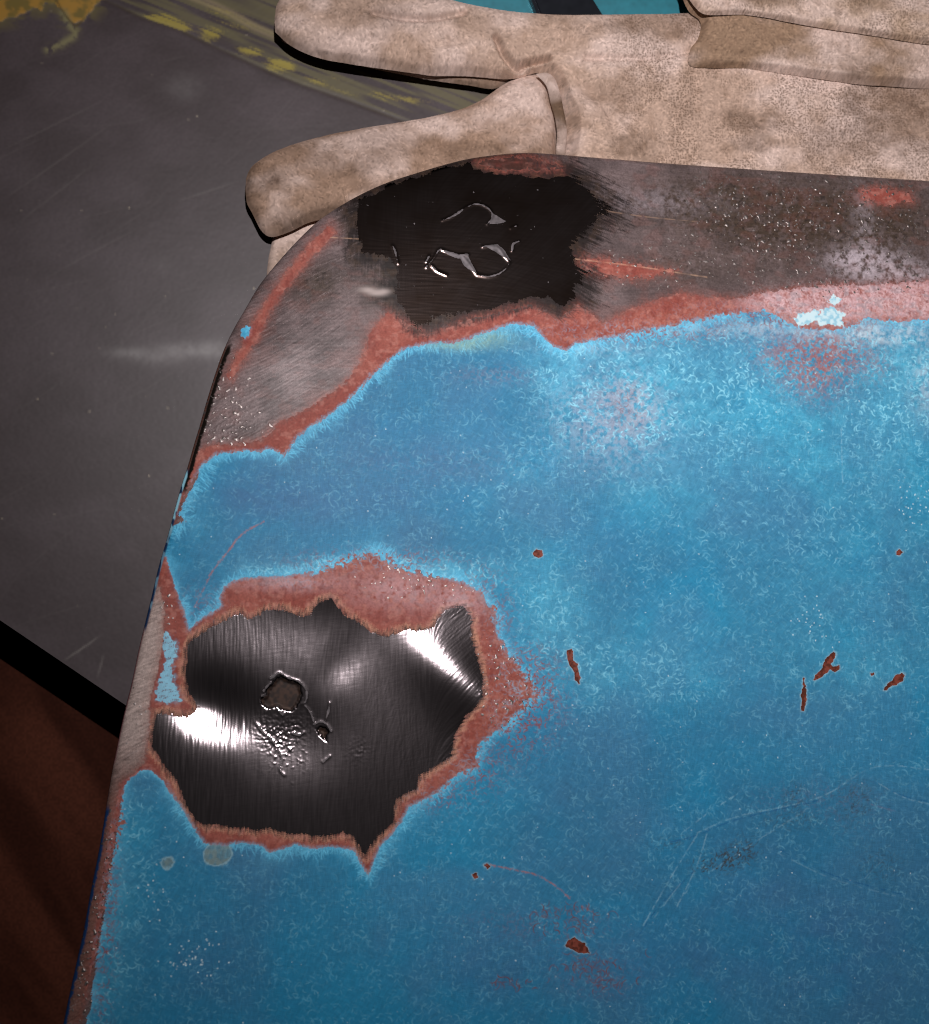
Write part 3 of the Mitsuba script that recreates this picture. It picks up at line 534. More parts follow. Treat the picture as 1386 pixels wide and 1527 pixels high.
out = np.concatenate([edge_hairs(bp, -np.pi / 2, 0.5, 2.6, 0.6), edge_hairs(rp, np.pi / 2, 0.4, 2.2, 0.7), edge_hairs(rp, -np.pi / 2, 0.4, 2.2, 0.7)])
outh = strokes(gr, out, rng.random(len(out)) * 0.9, 0.3)
prim = lerp(prim, S('6fa9c6'), np.clip(outh * 0.75 * ss(-2.2, 0, fBlue), 0, 1) * (fC < -0.6))
prim = lerp(prim, S('8b8fa0'), np.exp(np.minimum(fBlue, 0) / 0.42) * 0.6 * (fC < -0.6))
blue = lerp(blue, S('8b8fa0'), np.exp(-np.maximum(fBlue, 0) / 0.22) * 0.45)
def metal_hairs(p, ang, spread, hi):
    q = p[rng.random(len(p)) < 0.8]
    side = rng.choice([0, np.pi], len(q))
    return hairs(q + rng.normal(0, 0.6, q.shape), ang + side + rng.normal(0, spread, len(q)), rng.uniform(0.8, hi, len(q)), 0.2, 14)
ma, mb = dense(METAL_A, 0.2), dense(METAL_B, 0.2)
mr = mb[:, 0] > -22
mh = np.concatenate([metal_hairs(mb[~mr], math.radians(86), 0.15, 3.4), metal_hairs(mb[mr], math.radians(18), 0.25, 3.4), metal_hairs(ma[ma[:, 0] < 40], math.radians(80), 0.3, 3.0), metal_hairs(ma[ma[:, 0] >= 40], math.radians(-28), 0.3, 9.0)])
mh = strokes(gr, mh, rng.random(len(mh)) * 0.95, 0.3)
prim = lerp(prim, S('33282a'), np.clip(mh, 0, 1) * 0.75)
dull = lerp(dull, S('2b2423'), np.clip(mh, 0, 1) * 0.8)
islet = ss(-0.5, 0.3, fI)
blue = lerp(blue, S('9cc7d9'), islet * 0.65)
blue = lerp(blue, S('6a4248'), islet * ss(0.9, 1.6, gr.lic(18, 3.0, 61)) * 0.8)
# red curls where swirls have cut to the primer
cr_spots = blob(gr, [(p, *q) for p, q in zip(np.array([(30.0,-90.6),(25.3,-77.8),(21.7,-106.4),(2.3,-125.1),(-16.9,-137.3),(-32.5,-24.8),(-64.5,-25.9),(6.3,-36.0),(14.2,-52.1),(46.0,-198.5),(55.2,-218.6),(17.5,-194.9),(61.5,-224.8),(175.2,74.1),(78.7,52.1),(-83.5,-36.2),(-166.2,-177.7),(-169.9,-210.3),(155.1,-139.5),(185.0,-143.1),(170.9,99.3),(84.6,88.9),(-127.4,-45.8)]),
      [(14, 16, 1), (12, 12, .8), (12, 12, .8), (12, 10, .8), (16, 6, .6), (24, 5, .7), (20, 5, .6), (10, 8, .6), (8, 10, .6), (22, 7, .22), (20, 8, .2), (26, 6, .15), (14, 6, .15), (26, 14, .5), (10, 10, .5), (14, 3, .5), (4, 40, .6), (4, 40, .6), (22, 8, .12), (16, 14, .12), (50, 6, 1), (40, 5, .9), (10, 8, .4)])])
n3 = 56000
c = np.stack([rng.uniform(-205, 240, n3), rng.uniform(-258, 130, n3)], 1)
redc = strokes(gr, arcs(n3, c, (0.7, 2.0), (50, 190)), np.clip(1.3 * gr.at(cr_spots, c) * rng.random(n3) ** 0.7, 0, 1))
blue = lerp(blue, S('8a443f'), redc)
q, sx_, sy_, m_ = np.array([(55.3,-215.6),(41.3,-191.4),(49.2,-198.6),(63.1,-224.3),(17.2,-222.2)]), np.array([14, 16, 14, 8, 14]), np.array([4, 3, 4, 3, 2.0]), np.array([60, 40, 26, 24, 18])
bc = np.vstack([a + rng.normal(0, 1, (k, 2)) * [u * .6, w * .6] for a, u, w, k in zip(q, sx_, sy_, m_)])
bigc = strokes(gr, arcs(len(bc), bc, (1.0, 2.8), (60, 170), 26), rng.uniform(0.4, 1.0, len(bc)))
blue = lerp(blue, S('71403d'), bigc * 0.9)
c = np.stack([rng.uniform(-205, 240, n3), rng.uniform(-258, 130, n3)], 1)
bluec = strokes(gr, arcs(n3, c, (0.7, 2.0), (50, 190)), np.clip(gr.at(cr_spots, c) * rng.random(n3) ** 1.2, 0, 1))
prim = lerp(prim, S('86b4cc'), np.clip(bluec * 0.7, 0, 1) * (fC < -0.2))
n4 = 16000
c = np.stack([rng.uniform(60, 240, n4), rng.uniform(60, 185, n4)], 1)
pk = strokes(gr, arcs(n4, c, (0.6, 1.8), (40, 160)), np.clip(gr.at(np.maximum(pink, lav), c) * rng.random(n4), 0, 1))
pr = strokes(gr, arcs(n4, c[::-1] + 0.7, (0.6, 2.0), (40, 160)), np.clip(gr.at(pink, c[::-1] + 0.7) * rng.random(n4) ** 1.4, 0, 1))
prim = lerp(prim, S('8f5550'), pr * 0.75)
prim = lerp(prim, S('9b8e94'), np.clip(pink * 1.2, 0, 1) * ss(0.52, 0.72, fn(X / 3.5, Y / 2, 36)) * 0.6)
prim = lerp(prim, S('e6c6c8'), pk * 0.6); dull = lerp(dull, S('c3b2b8'), pk * 0.6)
white = gr.sd(np.array([(165.3,98.5),(168.2,101.3),(173.1,101.4),(176.0,102.9),(178.7,100.9),(180.9,103.7),(185.1,105.2),(188.5,103.2),(192.7,101.2),(190.4,97.6),(191.7,94.9),(186.8,94.8),(183.4,96.1),(179.1,93.9),(176.4,97.3),(172.9,95.2),(168.0,95.1)]), 8) + 2.2 * w1 + 1.8 * w2
white = np.maximum(white, gr.sd(np.array([(182.5,108.6),(186.8,110.8),(190.9,108.8),(187.9,105.2),(184.5,105.9)]), 8) - 0.2 + 2.4 * w1 + 1.8 * w2)
chip_w = lerp(S('c6dfe6') * one, S('93c3d6'), ss(0.45, 0.7, fn(X / 1.8, Y / 1.8, 37)))
prim = lerp(prim, chip_w, ss(-0.2, 0.3, white)); blue = lerp(blue, chip_w, ss(-0.2, 0.3, white))
# scratches
def line(q, a, wob=0.0):
    p = dense(spline(np.array(q), 8), 0.25, False)
    return gr.splat(p + wob * rng.normal(0, 1, p.shape), a * ss(0.15, 0.75, vn(np.arange(len(p)) / 7.0, 0 * p[:, 0], int(rng.integers(99)))))
lt, dk, rd = np.zeros(len(X)), np.zeros(len(X)), np.zeros(len(X))
for q, a in (([(81.3,-197.7),(94.8,-176.3),(108.4,-156.2)], .8), ([(86.2,-194.8),(99.6,-178.9)], .5), ([(97.7,-189.4),(108.0,-170.3),(113.7,-154.1)], .7), ([(90.9,-199.5),(104.4,-179.6)], .5), ([(101.9,-154.6),(115.2,-145.3),(128.0,-137.6)], .6), ([(108.4,-155.3),(128.3,-148.0),(168.4,-139.7),(192.4,-127.1),(206.0,-124.7),(224.9,-126.8)], .6), ([(114.4,-173.6),(134.5,-161.3),(161.5,-145.9)], .5), ([(198.9,-133.0),(212.1,-140.2),(228.8,-144.3)], .7), ([(187.7,41.8),(187.6,31.5),(187.3,14.6)], .6), ([(91.0,2.1),(95.9,-2.9)], .6),
             ([(147.5,-165.3),(173.5,-177.7),(203.2,-186.2),(226.4,-192.0)], .35), ([(190.2,-178.0),(200.6,-168.7)], .3)):
    lt = np.maximum(lt, line(q, a, 0.08))
for q, a in (([(77.9,-203.8),(89.6,-188.6),(106.2,-173.4)], .9), ([(95.2,-159.5),(108.3,-156.5),(128.3,-149.3),(168.4,-140.9)], .9), ([(147.6,-163.4),(173.6,-175.9),(203.3,-184.6),(226.5,-190.1)], .9), ([(195.6,-131.7),(210.4,-138.9),(228.9,-143.0)], .7), ([(206.6,-219.1),(209.2,-200.4)], .4), ([(190.2,-177.4),(200.7,-167.1)], .5)):
    dk = np.maximum(dk, line(q, a, 0.08))
for q, a in (([(-123.8,-32.5),(-115.2,-21.0),(-108.4,-12.6),(-98.3,-6.7)], .9), ([(-130.5,-47.4),(-122.0,-29.9)], .6), ([(8.9,-168.6),(20.9,-171.3),(30.4,-173.6),(39.9,-179.1),(46.2,-184.7)], .8), ([(51.9,-188.5),(57.0,-191.1)], .5), ([(207.0,-146.5),(195.1,-143.2)], .2)):
    rd = np.maximum(rd, np.maximum(line(q, a, 0.1), line(q, a * .7, 0.3)))
hl = np.maximum(line([(-69.1,134.9),(-32.2,133.1),(1.1,130.9),(54.9,126.4),(85.4,123.4),(123.1,118.4)], .9), line([(62.2,153.0),(89.5,149.6),(117.0,147.6)], .4))
dull = lerp(dull, S('c09a80'), hl * 0.75); prim = lerp(prim, S('c9967e'), hl * 0.75)
dull = lerp(dull, S('a39490'), np.clip(blob(gr, [(p, *q) for p, q in zip(np.array([(-49.3,108.2),(-44.7,106.6),(-40.8,107.7)]), [(4, 1.6, .9), (4, 1.5, .9), (3, 1.5, .7)])]), 0, 1))
blue = lerp(blue, S('1e5d8e'), dk * 0.85); blue = lerp(blue, S('a9d3e2'), lt * 0.42); blue = lerp(blue, S('a8665c'), rd * 0.9)
smudge = np.clip(blob(gr, [(p, *q) for p, q in zip(np.array([(114.5,-171.1),(124.4,-167.5),(131.1,-163.8),(95.2,-160.1),(156.8,-138.9),(186.7,-142.4),(154.7,-150.6),(197.1,-171.8)]), [(9, 4, .9), (9, 5, .7), (7, 6, .5), (12, 3, .4), (5, 5, .6), (10, 9, .5), (16, 5, .35), (12, 9, .35)])]), 0, 1)
n5 = 9000
c = np.stack([rng.uniform(60, 240, n5), rng.uniform(-200, -110, n5)], 1)
smk = strokes(gr, hairs(c, rng.normal(0.6, 0.6, n5), rng.uniform(0.8, 3, n5), 0.8), np.clip(gr.at(smudge, c) * rng.random(n5) * 1.2, 0, 1))
blue = lerp(blue, S('3d4042'), np.clip(smk * 1.3 + smudge * 0.2 * grain, 0, 0.9))
n6 = 1500
c = np.stack([rng.uniform(-205, 240, n6), rng.uniform(-258, 110, n6)], 1)
ck = np.vstack([q + rng.normal(0, s, (m, 2)) for q, s, m in zip(np.array([(168.5,-52.8),(222.7,8.1),(225.7,-0.3),(-124.9,-205.4),(-129.3,-211.2),(-144.9,-184.0)]), (5, 5, 5, 6, 6, 6), (24, 16, 14, 26, 20, 14))])
fleck = np.maximum(gr.splat(c, rng.random(n6) ** 4), gr.splat(ck, rng.uniform(.5, 1, len(ck)), 2.5))
blue = lerp(blue, S('d6ecf2'), fleck)
blue = lerp(blue, S('a6c6cc'), np.exp(-np.abs(fC + 0.15) / 0.22) * 0.5)
blue = blue * (1 + 0.055 * gr.lic(70 + 2.5 * swirl, 3.0, 77) + 0.045 * gr.lic(-15 + 2.5 * swirl, 3.0, 78))[:, None].clip(0.7, 1.35)

bare = S('9a8f92') * one * (0.84 + 0.32 * ss(-1.5, 1.5, lb))[:, None]
bare = lerp(bare, S('5e4c44'), ss(30, 60, Y) * (0.6 + 0.4 * mid))
bare = lerp(bare, S('4a3a30'), ss(0.2, 1.2, hole) * 0.8)
weld = S('4e484a') * one * (0.6 + 0.8 * vn(X / 1.2, Y / 1.2, 79))[:, None]
weld = lerp(weld, lerp(S('1f1512') * one, S('35241c'), ss(0.3, 0.7, fn(X / 1.5, Y / 1.5, 42))), ss(0.2, 1.2, hole))
# the outer lip of the rim keeps other colours than the sheet beside it
left = ss(-50, -70, X)
def rim_tint(c, k):
    seg = lambda y0, y1: ss(y0 - 2, y0 + 2, Y) * ss(y1 + 2, y1 - 2, Y) * left
    flecks = ss(0.45, 0.6, vn(X / 1.5, Y / 4.0, 81))
    c = lerp(c, S('16120f'), seg(8, 80) * ss(0.9, 1.5, D) * ss(3.6, 2.8, D + w2))
    c = lerp(c, S('5b3a30'), seg(8, 80) * ss(1.3, 0.8, D))
    t = seg(-58, 18) * ss(1.9, 1.2, D)
    c = lerp(c, S('1f3558'), t); c = lerp(c, S('9ad3e6'), t * flecks * ss(-20, -5, Y) ); c = lerp(c, S('7fa9c0'), t * flecks * ss(-5, -20, Y) * 0.7)
    c = lerp(c, S('7a4a50'), seg(-120, -58) * ss(1.0, 0.5, D))
    c = lerp(c, S('1d3a66'), seg(-400, -140) * ss(2.0, 1.4, D + w1 * 2))
    return c
fS = 0.35 * (gn * ss(0.05, 0.35, wild) - 1.85 + 0.45 * np.clip(wild, 0, 1))
speck = S('7d7370') * one
bare, prim, blue, dull = (rim_tint(c, 0) for c in (bare, prim, blue, dull))
W3 = to_world(X, Y, h)
IN = D - 0.30
for key, fld, colour, bsdf, lab in (
        ('bare_metal_patch', np.minimum.reduce([fM1, IN, fM1 - fM2, -fW]), bare, 'bare_bsdf', 'blackened ground patch of bare steel near the upper rim'),
        ('bare_metal_patch', np.minimum.reduce([fM2, IN, fM2 - fM1, -fW]), bare, 'bare_bsdf', 'shiny ground patch of bare steel with small weld craters'),
        ('weld_bead', np.minimum(np.minimum(fW, IN), fM1 - fM2), weld, 'weld_bsdf', 'thin grey weld traces in the blackened patch'),
        ('weld_bead', np.minimum(np.minimum(fW, IN), fM2 - fM1), weld, 'weld_bsdf', 'torn weld lips round the craters'),
        ('blue_paint', np.minimum.reduce([fBlue, -fM, IN]), blue, 'paint_bsdf', 'blue paint, scuffed by sanding swirls'),
        ('red_primer', np.minimum.reduce([fP, -fBlue, -fM, -fS, IN]), prim, 'primer_bsdf', 'red primer laid bare round the ground patches'),
        ('metal_specks', np.minimum.reduce([fS, -fBlue, -fM, IN]), speck, 'speck_bsdf', 'bright steel specks where the grit has bitten through'),
        ('scoured_metal', np.minimum.reduce([-fP, -fBlue, -fM, -fS, IN]), dull, 'scoured_bsdf', 'grey brown scoured steel along the rim')):
    v, c, f, _ = gr.cut(fld, W3, colour)
    if key == 'blue_paint':      # the sheet goes on beyond the frame
        def quad(x0, x1, y0, y1, m=24):
            gx, gy = np.meshgrid(np.linspace(x0, x1, m), np.linspace(y0, y1, m)); gx, gy = gx.ravel(), gy.ravel()
            i = (np.arange(m - 1)[:, None] * m + np.arange(m - 1)).ravel()
            return to_world(gx, gy, 0 * gx + 0.05), np.vstack([np.stack([i, i + 1, i + m + 1], 1), np.stack([i, i + m + 1, i + m], 1)])
        xe, ye = gr.x.max(), gr.y.min()
        top = RIM[0, 1]
        for q in (quad(xe, 428, -438, top), quad(-218, xe, -438, ye)):
            f = np.vstack([f, q[1] + len(v)]); v = np.vstack([v, q[0]]); c = np.vstack([c, np.tile(S('3a7aa6'), (len(q[0]), 1))])
    obj('car_panel__' + key, v, f, bsdf, color=c, label=lab, kind='stuff' if key == 'metal_specks' else None)
labels['car_panel'] = {'label': 'blue car body panel with rounded corner, sanded through to primer and bare steel', 'category': 'car panel'}

# the rolled rim and the flange under it
rp = dense(RIM, 1.0)
tg = np.roll(rp, -1, 0) - np.roll(rp, 1, 0); tg /= np.linalg.norm(tg, axis=1, keepdims=True)
nr = np.stack([-tg[:, 1], tg[:, 0]], 1)
if not Polygon(RIM).contains(shapely.Point(rp[200] + nr[200] * 0.5)): nr = -nr
rings, cols = [], []
ctop = gr.at(dull[:, 0] * 0, rp)
zt = -2.6
under = (PO + rp[:, :1] / 1000 * PU + rp[:, 1:] / 1000 * PV)[:, 2] * 1000      # height of the rim over the board
deep = np.where((rp[:, 1] > 60) & (rp[:, 0] > -150), 9.0, under + zt - 1.0)
deep = np.where(rp[:, 1] > 60, 9.0, np.minimum(deep, 9 + (60 - rp[:, 1]) * 1.2))
for d, z in ((0.32, None), (0.05, None), (0.0, -ROLL - 0.3)):
    q = rp + nr * d
    z = sheet(q[:, 0], q[:, 1], np.full(len(q), d)) if z is None else np.full(len(q), zt + z)
    rings.append(to_world(q[:, 0], q[:, 1], z))
rings.append(to_world(rp[:, 0], rp[:, 1], zt - deep))
q = rp + nr * 5
rings.append(to_world(q[:, 0], q[:, 1], zt - deep - 0.6))
m = len(rp)
v = np.vstack(rings)
i = np.arange(m - 1)
f = np.vstack([np.vstack([np.stack([i + a * m, i + 1 + a * m, i + 1 + (a + 1) * m], 1), np.stack([i + a * m, i + 1 + (a + 1) * m, i + (a + 1) * m], 1)]) for a in range(len(rings) - 1)])
yy = np.tile(rp[:, 1], len(rings)); xx = np.tile(rp[:, 0], len(rings))
c = lerp(S('3a2c28') * np.ones((len(v), 1)), S('1d3a66'), ss(-120, -150, yy))
c = lerp(c, S('22385c'), ss(-60, -50, yy) * ss(22, 16, yy) * (xx < -50))
obj('car_panel__folded_edge', v, f, 'edge_bsdf', color=c, smooth=60, label='dark folded flange of the panel') if False else obj('car_panel__folded_edge', v, f, 'edge_bsdf', color=c, smooth=True, label='dark folded flange of the panel')

# ------------------------------------------------------------------ the leather gloves
def leather(key, poly, z0, top, flat=1.0, ratio=0.8, below=0.45, creases=(), stain_shade=(), pebble=0.0, step=0.55, fuzz=1.0, ang=0.5, base='a0836f', lean=None, label=None, wr=0.0, seed=0):
    p = np.asarray(poly, float)
    p = spline(np.vstack([p, p[:1]]), 5)[:-1]
    g = Grid(p[:, 0].min() - 2, p[:, 0].max() + 2, p[:, 1].min() - 2, p[:, 1].max() + 2, step)
    sd = g.sd(p, 40) + 0.5 * (fn(g.x / 9, g.y / 9, 90 + seed) - 0.5)
    ins = np.nonzero(sd > 0)[0]
    num = np.full(len(g.x), -1); num[ins] = np.arange(len(ins))
    rows, cl, dg = [], [], np.full(len(ins), 4.0)
    for s in (1, -1, g.nx, -g.nx):
        nb = num[ins + s]; ok = nb >= 0
        rows.append(np.arange(len(ins))[ok]); cl.append(nb[ok])
    A = sparse.csc_matrix((np.concatenate([dg] + [-np.ones(len(r)) for r in rows]), (np.concatenate([np.arange(len(ins))] + rows), np.concatenate([np.arange(len(ins))] + cl))))
    phi = np.zeros(len(g.x)); phi[ins] = spsolve(A, np.full(len(ins), step * step))
    r = (np.sqrt(np.maximum(2 * phi, 0) + 14) - 3.74) * ratio * 1.12
    hh = top * np.tanh(r / top * flat)
    body = ss(0, 6, sd)
    hh = hh + ss(0, 14, sd) * wr * (fn(g.x / 22, g.y / 13, 95 + seed) - 0.5) * 4 + body * 0.25 * (fn(g.x / 3.5, g.y / 3.5, 96 + seed) - 0.5) + ss(0, 2, sd) * 0.10 * (vn(g.x / 0.9, g.y / 0.9, 97 + seed) - 0.5)
    for q, depth, w in creases:
        q = spline(np.asarray(q)) if len(q) > 2 else np.asarray(q)
        dd = g.sd(q, 25, closed=False)
        hh = hh - depth * np.exp(-(dd / w) ** 2) * ss(0, 3, sd)
    if lean is not None: hh = hh + body * 0 + ss(0, 10, sd) * ((g.x - p[:, 0].mean()) * lean[0] + (g.y - p[:, 1].mean()) * lean[1])
    co = S(base) * np.ones((len(g.x), 1))
    m1, m2, gq = fn(g.x / 26, g.y / 16, 98 + seed), fn(g.x / 5, g.y / 5, 99 + seed), vn(g.x / 0.7, g.y / 0.7, 100 + seed)
    co = lerp(co, S('d2bab1'), ss(0.35, 0.75, m1) * 0.7)
    co = lerp(co, S('7a604e'), ss(0.5, 0.8, m2) * 0.35)
    co = lerp(co, S('5e4839'), ss(0.52, 0.78, fn(g.x / 30 + 3, g.y / 15, 108 + seed)) * (0.35 + 0.65 * fn(g.x / 3, g.y / 3, 109 + seed)) * 0.8)
    for q, rx, ry, w in stain_shade:
        co = lerp(co, S('503c30'), np.clip(blob(g, [(q, rx, ry, w)]), 0, 1) * 0.9 * (0.7 + 0.35 * fn(g.x / 4, g.y / 2.5, 103 + seed)))
    area = (sd > 0).sum() * step * step
    n = int(area * 0.9 * fuzz)
    c0 = np.stack([rng.uniform(p[:, 0].min(), p[:, 0].max(), n), rng.uniform(p[:, 1].min(), p[:, 1].max(), n)], 1)
    a0 = ang + (fn(c0[:, 0] / 14, c0[:, 1] / 14, 105 + seed) - 0.5) * 7
    fz = strokes(g, hairs(c0, a0 + rng.normal(0, .35, n), rng.uniform(0.8, 3.0, n), 0.8, 12), rng.random(n) ** 1.6)
    fk = strokes(g, hairs(c0[::-1] + 0.6, a0[::-1] + rng.normal(0, .4, n), rng.uniform(0.7, 2.4, n), 0.8, 12), rng.random(n) ** 1.8)
    co = co * (1 + 0.45 * fz - 0.42 * fk)[:, None]
    hh = hh + 0.05 * (fz - fk) * ss(0, 2, sd)
    if np.ndim(pebble) or pebble > 0:
        px_, py_ = np.meshgrid(np.arange(p[:, 0].min(), p[:, 0].max(), 1.3), np.arange(p[:, 1].min(), p[:, 1].max(), 1.3))
        pts = np.stack([px_.ravel(), py_.ravel()], 1); pts += rng.uniform(-0.5, 0.5, pts.shape)
        dd, _ = cKDTree(pts).query(g.xy)
        pm = pebble * (0.2 + 0.8 * ss(0.3, 0.6, fn(g.x / 14, g.y / 14, 107 + seed))) * (0.15 + 0.85 * ss(60, 105, g.x))
        pit = ss(0.62, 0.18, dd + 0.22 * (gq - 0.5)) * pm
        co = lerp(co, S('5f4a3c'), pit * 0.8)
        hh = hh - 0.14 * pit
    co = co * (0.91 + 0.18 * gq)[:, None]
    hh = np.clip(hh, 0.02, 0.02 + 2.6 * np.maximum(sd, 0))
    v2, hv, cv, f, rim = g.cut(sd, g.xy, hh, co)
    hv = np.where(rim, 0, hv)
    up = np.column_stack([v2, z0 + hv]) / 1000
    dn = np.column_stack([v2, z0 - np.minimum(hv, top) * below]) / 1000
    obj(key, np.vstack([up, dn]), np.vstack([f, f[:, ::-1] + len(up)]), 'leather_bsdf', color=np.vstack([cv, cv]), label=label)


R = lambda q, *s: [(tuple(p), *t) for p, t in zip(q, s)]
leather('leather_glove__finger_back', [(-92.8,248.9),(-75.3,241.7),(-43.6,235.7),(-15.2,231.0),(6.2,228.9),(18.8,227.5),(27.7,231.1),(42.2,236.0),(53.1,255.5),(6.2,260.9),(-64.9,265.2),(-89.4,260.6)], 11, 5.5, below=0.7, fuzz=0.8, base='8f7869', seed=11)
leather('leather_glove__thumb_back', [(-95.6,151.9),(-97.2,142.3),(-99.2,131.6),(-98.1,121.8),(-84.9,118.5),(-43.1,130.1),(6.4,152.9),(27.9,167.9),(6.4,178.1),(-43.2,169.4),(-78.2,157.7)], 4.5, 4, below=0.9, fuzz=0.8, base='98806f', seed=12)
leather('leather_glove__thumb', [(-110.7,168.1),(-110.1,175.1),(-107.0,181.2),(-99.2,187.1),(-88.9,192.0),(-75.1,196.7),(-57.7,201.2),(-36.7,205.5),(-15.7,209.8),(2.0,215.1),(11.9,219.8),(18.0,224.3),(24.1,228.9),(32.3,233.2),(41.3,235.3),(46.3,231.9),(49.1,223.3),(51.6,214.0),(52.3,204.2),(51.9,193.4),(50.3,171.7),(12.6,163.5),(-22.6,157.9),(-50.5,157.1),(-74.8,152.9),(-88.5,146.5),(-97.1,143.9),(-102.3,147.2),(-106.8,155.5),(-109.9,161.8)], 14, 15, ratio=1.0, below=0.8, fuzz=1.0, seed=1, wr=1.3, base='927766',
        creases=[([(10.4,203.3),(17.5,211.4),(26.4,218.9)], 2.0, 3.0), ([(-9.0,193.8),(-4.7,202.8),(-1.9,210.0)], 1.2, 3), ([(-97.3,179.3),(-101.7,174.2),(-103.7,167.8)], 1.0, 2.2)],
        stain_shade=R([(-95.5,170.9),(-75.0,184.5),(-43.9,192.6)], (5, 3.5, .9), (16, 12, .5), (18, 10, .4)))
leather('leather_glove__palm', [(-96.1,250.5),(-96.2,259.0),(-94.9,266.2),(-89.4,272.1),(-75.6,276.2),(-51.4,277.3),(-23.4,275.7),(-2.4,270.9),(18.8,267.5),(36.6,266.1),(58.0,265.9),(86.7,267.5),(115.6,269.1),(148.5,273.0),(222.6,279.2),(298.2,286.2),(351.9,284.7),(352.0,158.1),(295.0,156.6),(220.3,152.7),(147.0,150.8),(93.0,149.4),(61.0,148.5),(56.1,164.4),(54.7,178.6),(55.5,192.1),(56.3,203.6),(53.5,215.0),(50.6,223.5),(47.8,229.8),(42.2,233.9),(37.2,233.0),(30.1,230.6),(18.8,230.2),(4.7,230.7),(-16.4,230.6),(-37.3,232.7),(-58.1,235.1),(-71.9,237.3),(-82.3,240.8),(-89.9,244.8)], 19, 17, ratio=0.90, below=0.92, pebble=np.float64(1.0), fuzz=0.9, seed=2, wr=1.6, base='ad9282',
        creases=[([(-45.7,258.3),(-30.4,256.1),(-12.9,256.8),(1.2,261.0)], 3.4, 1.9), ([(18.1,248.0),(21.6,240.3),(27.3,234.8),(34.3,232.5)], 6.0, 1.7), ([(32.2,235.3),(38.6,237.0),(45.7,238.0)], 8.0, 1.2), ([(65.0,238.0),(90.1,237.9),(111.8,240.9),(124.9,245.1)], 1.6, 1.6), ([(57.9,246.8),(68.6,254.4),(86.6,260.2)], 1.4, 2.5), ([(61.3,225.3),(75.5,207.8),(80.8,190.1)], 1.0, 2.2), ([(-58.2,245.7),(-30.3,242.5),(1.2,244.5)], 0.9, 2.5), ([(140.6,221.0),(155.0,207.0),(158.4,189.0)], 0.7, 2.0), ([(57.8,228.8),(82.8,219.6),(97.1,215.8)], -0.5, 2.5), ([(122.5,231.2),(122.4,213.1)], 1.1, 2.5), ([(177.1,215.0),(195.3,201.0),(206.1,186.8)], 0.6, 1.5)],
        stain_shade=R([(236.1,206.1),(198.9,199.3),(75.6,218.6),(97.4,255.6),(-44.3,256.9)], (16, 18, .5), (20, 10, .4), (16, 9, .4), (22, 10, .5), (26, 9, .5)))  # dirt on the palm; finger-top and upper-edge spots also carry shade in colour
leather('leather_glove__seam_welt', [(39.4,230.9),(45.1,231.9),(49.3,229.2),(52.1,222.1),(54.2,212.9),(55.9,202.3),(55.1,190.2),(53.3,166.7),(49.0,163.1),(49.5,184.3),(50.6,198.6),(49.6,207.1),(47.1,216.2),(45.0,224.7)], 26, 3.4, ratio=1.0, below=0.8, fuzz=0.5, base='5d493a', seed=13, step=0.4, label='brown welt sewn between thumb and palm')
labels['leather_glove'] = {'label': 'tan suede work glove whose thumb reaches under the rounded panel corner', 'category': 'glove'}
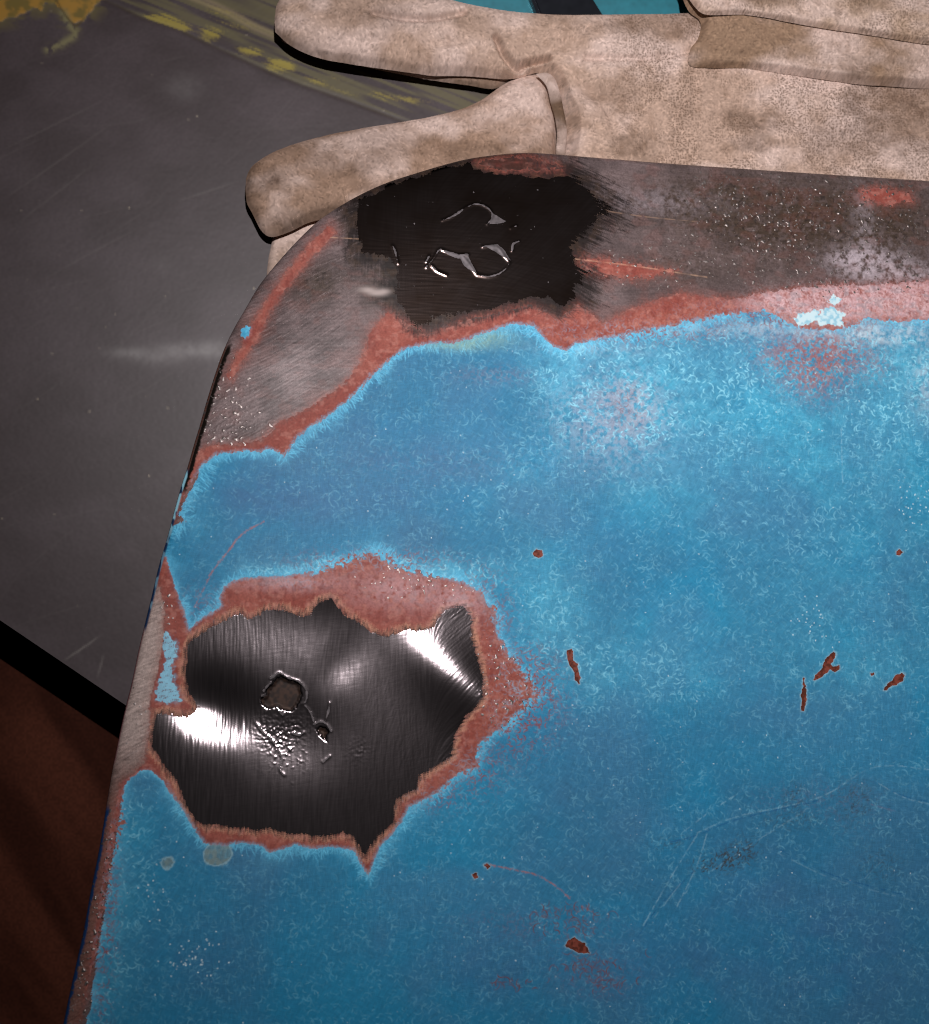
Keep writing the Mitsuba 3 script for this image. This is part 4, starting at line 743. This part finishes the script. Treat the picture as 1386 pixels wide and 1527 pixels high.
leather('leather_glove_001__finger', [(113.9,278.7),(115.2,270.9),(118.7,263.2),(124.4,258.7),(124.7,253.4),(122.9,248.3),(119.6,243.9),(118.1,238.2),(119.5,234.3),(129.1,233.6),(150.6,233.7),(172.1,231.7),(193.8,229.3),(215.5,227.6),(247.0,226.9),(289.1,226.3),(341.5,226.4),(347.6,307.6),(216.9,305.1),(122.6,297.0)], 37, 9, ratio=0.7, below=0.6, fuzz=0.9, base='8a705c', seed=4, pebble=np.float64(0.4), wr=0.6,
        creases=[([(124.6,240.1),(160.2,238.3),(196.1,235.8),(245.5,235.9)], 1.6, 3.0), ([(123.3,256.1),(125.4,249.0),(123.1,240.4)], 0.9, 2.0)])
leather('leather_glove_001__back', [(110.5,278.7),(113.9,269.6),(118.1,262.7),(123.7,258.0),(132.5,257.7),(144.9,258.6),(159.2,257.0),(173.4,254.8),(187.7,252.9),(212.9,250.3),(229.2,248.1),(244.0,246.6),(285.7,243.2),(341.3,241.0),(343.2,307.5),(213.9,305.0),(120.5,293.4)], 47.5, 4.5, ratio=0.9, below=0.3, fuzz=1.1, base='a98e79', seed=5, pebble=np.float64(0.8), wr=0.8,
        creases=[([(140.8,258.0),(176.4,261.6),(212.3,259.5)], 0.8, 3.0)])
labels['leather_glove_001'] = {'label': 'second tan suede glove lying on top of the first at the right', 'category': 'glove'}

# ------------------------------------------------------------------ what shows beyond the gloves
def slab(key, poly, z, t, colour, rough, metal, bevel=1.0, **lab):
    pg = Polygon(np.asarray(poly)).buffer(0)
    a = trimesh.creation.extrude_polygon(pg, t - bevel, engine='earcut')
    b = trimesh.creation.extrude_polygon(pg.buffer(-bevel), t, engine='earcut')
    mesh = trimesh.util.concatenate([a, b]); mesh.apply_translation([0, 0, z]); mesh.apply_scale(0.001)
    lo, hi = S(colour) * 0.8, np.minimum(S(colour) * 1.2, 0.95)
    scene[key + '_bsdf'] = {'type': 'principled', 'base_color': mikit.proc(lambda p, n, uv: mix(lo.tolist(), hi.tolist(), fbm(p.x * 300, p.y * 300))), 'roughness': rough, 'metallic': metal}
    obj(key, mesh.vertices, mesh.faces, key + '_bsdf', smooth=False, **lab)


slab('teal_sheet', [(-29.2,321.1),(231.6,333.9),(230.4,265.3),(80.0,259.2),(-14.7,255.4)], 0.4, 3, '1f6a78', 0.45, 0.0, label='teal painted sheet lying flat behind the gloves', category='sheet')
slab('steel_bar', [(31.5,298.7),(60.6,300.0),(83.0,264.1),(45.9,262.5)], 3.5, 7, '2f3138', 0.3, 0.8, bevel=2.0, label='dark steel bar lying across the teal sheet behind the glove', category='bar')
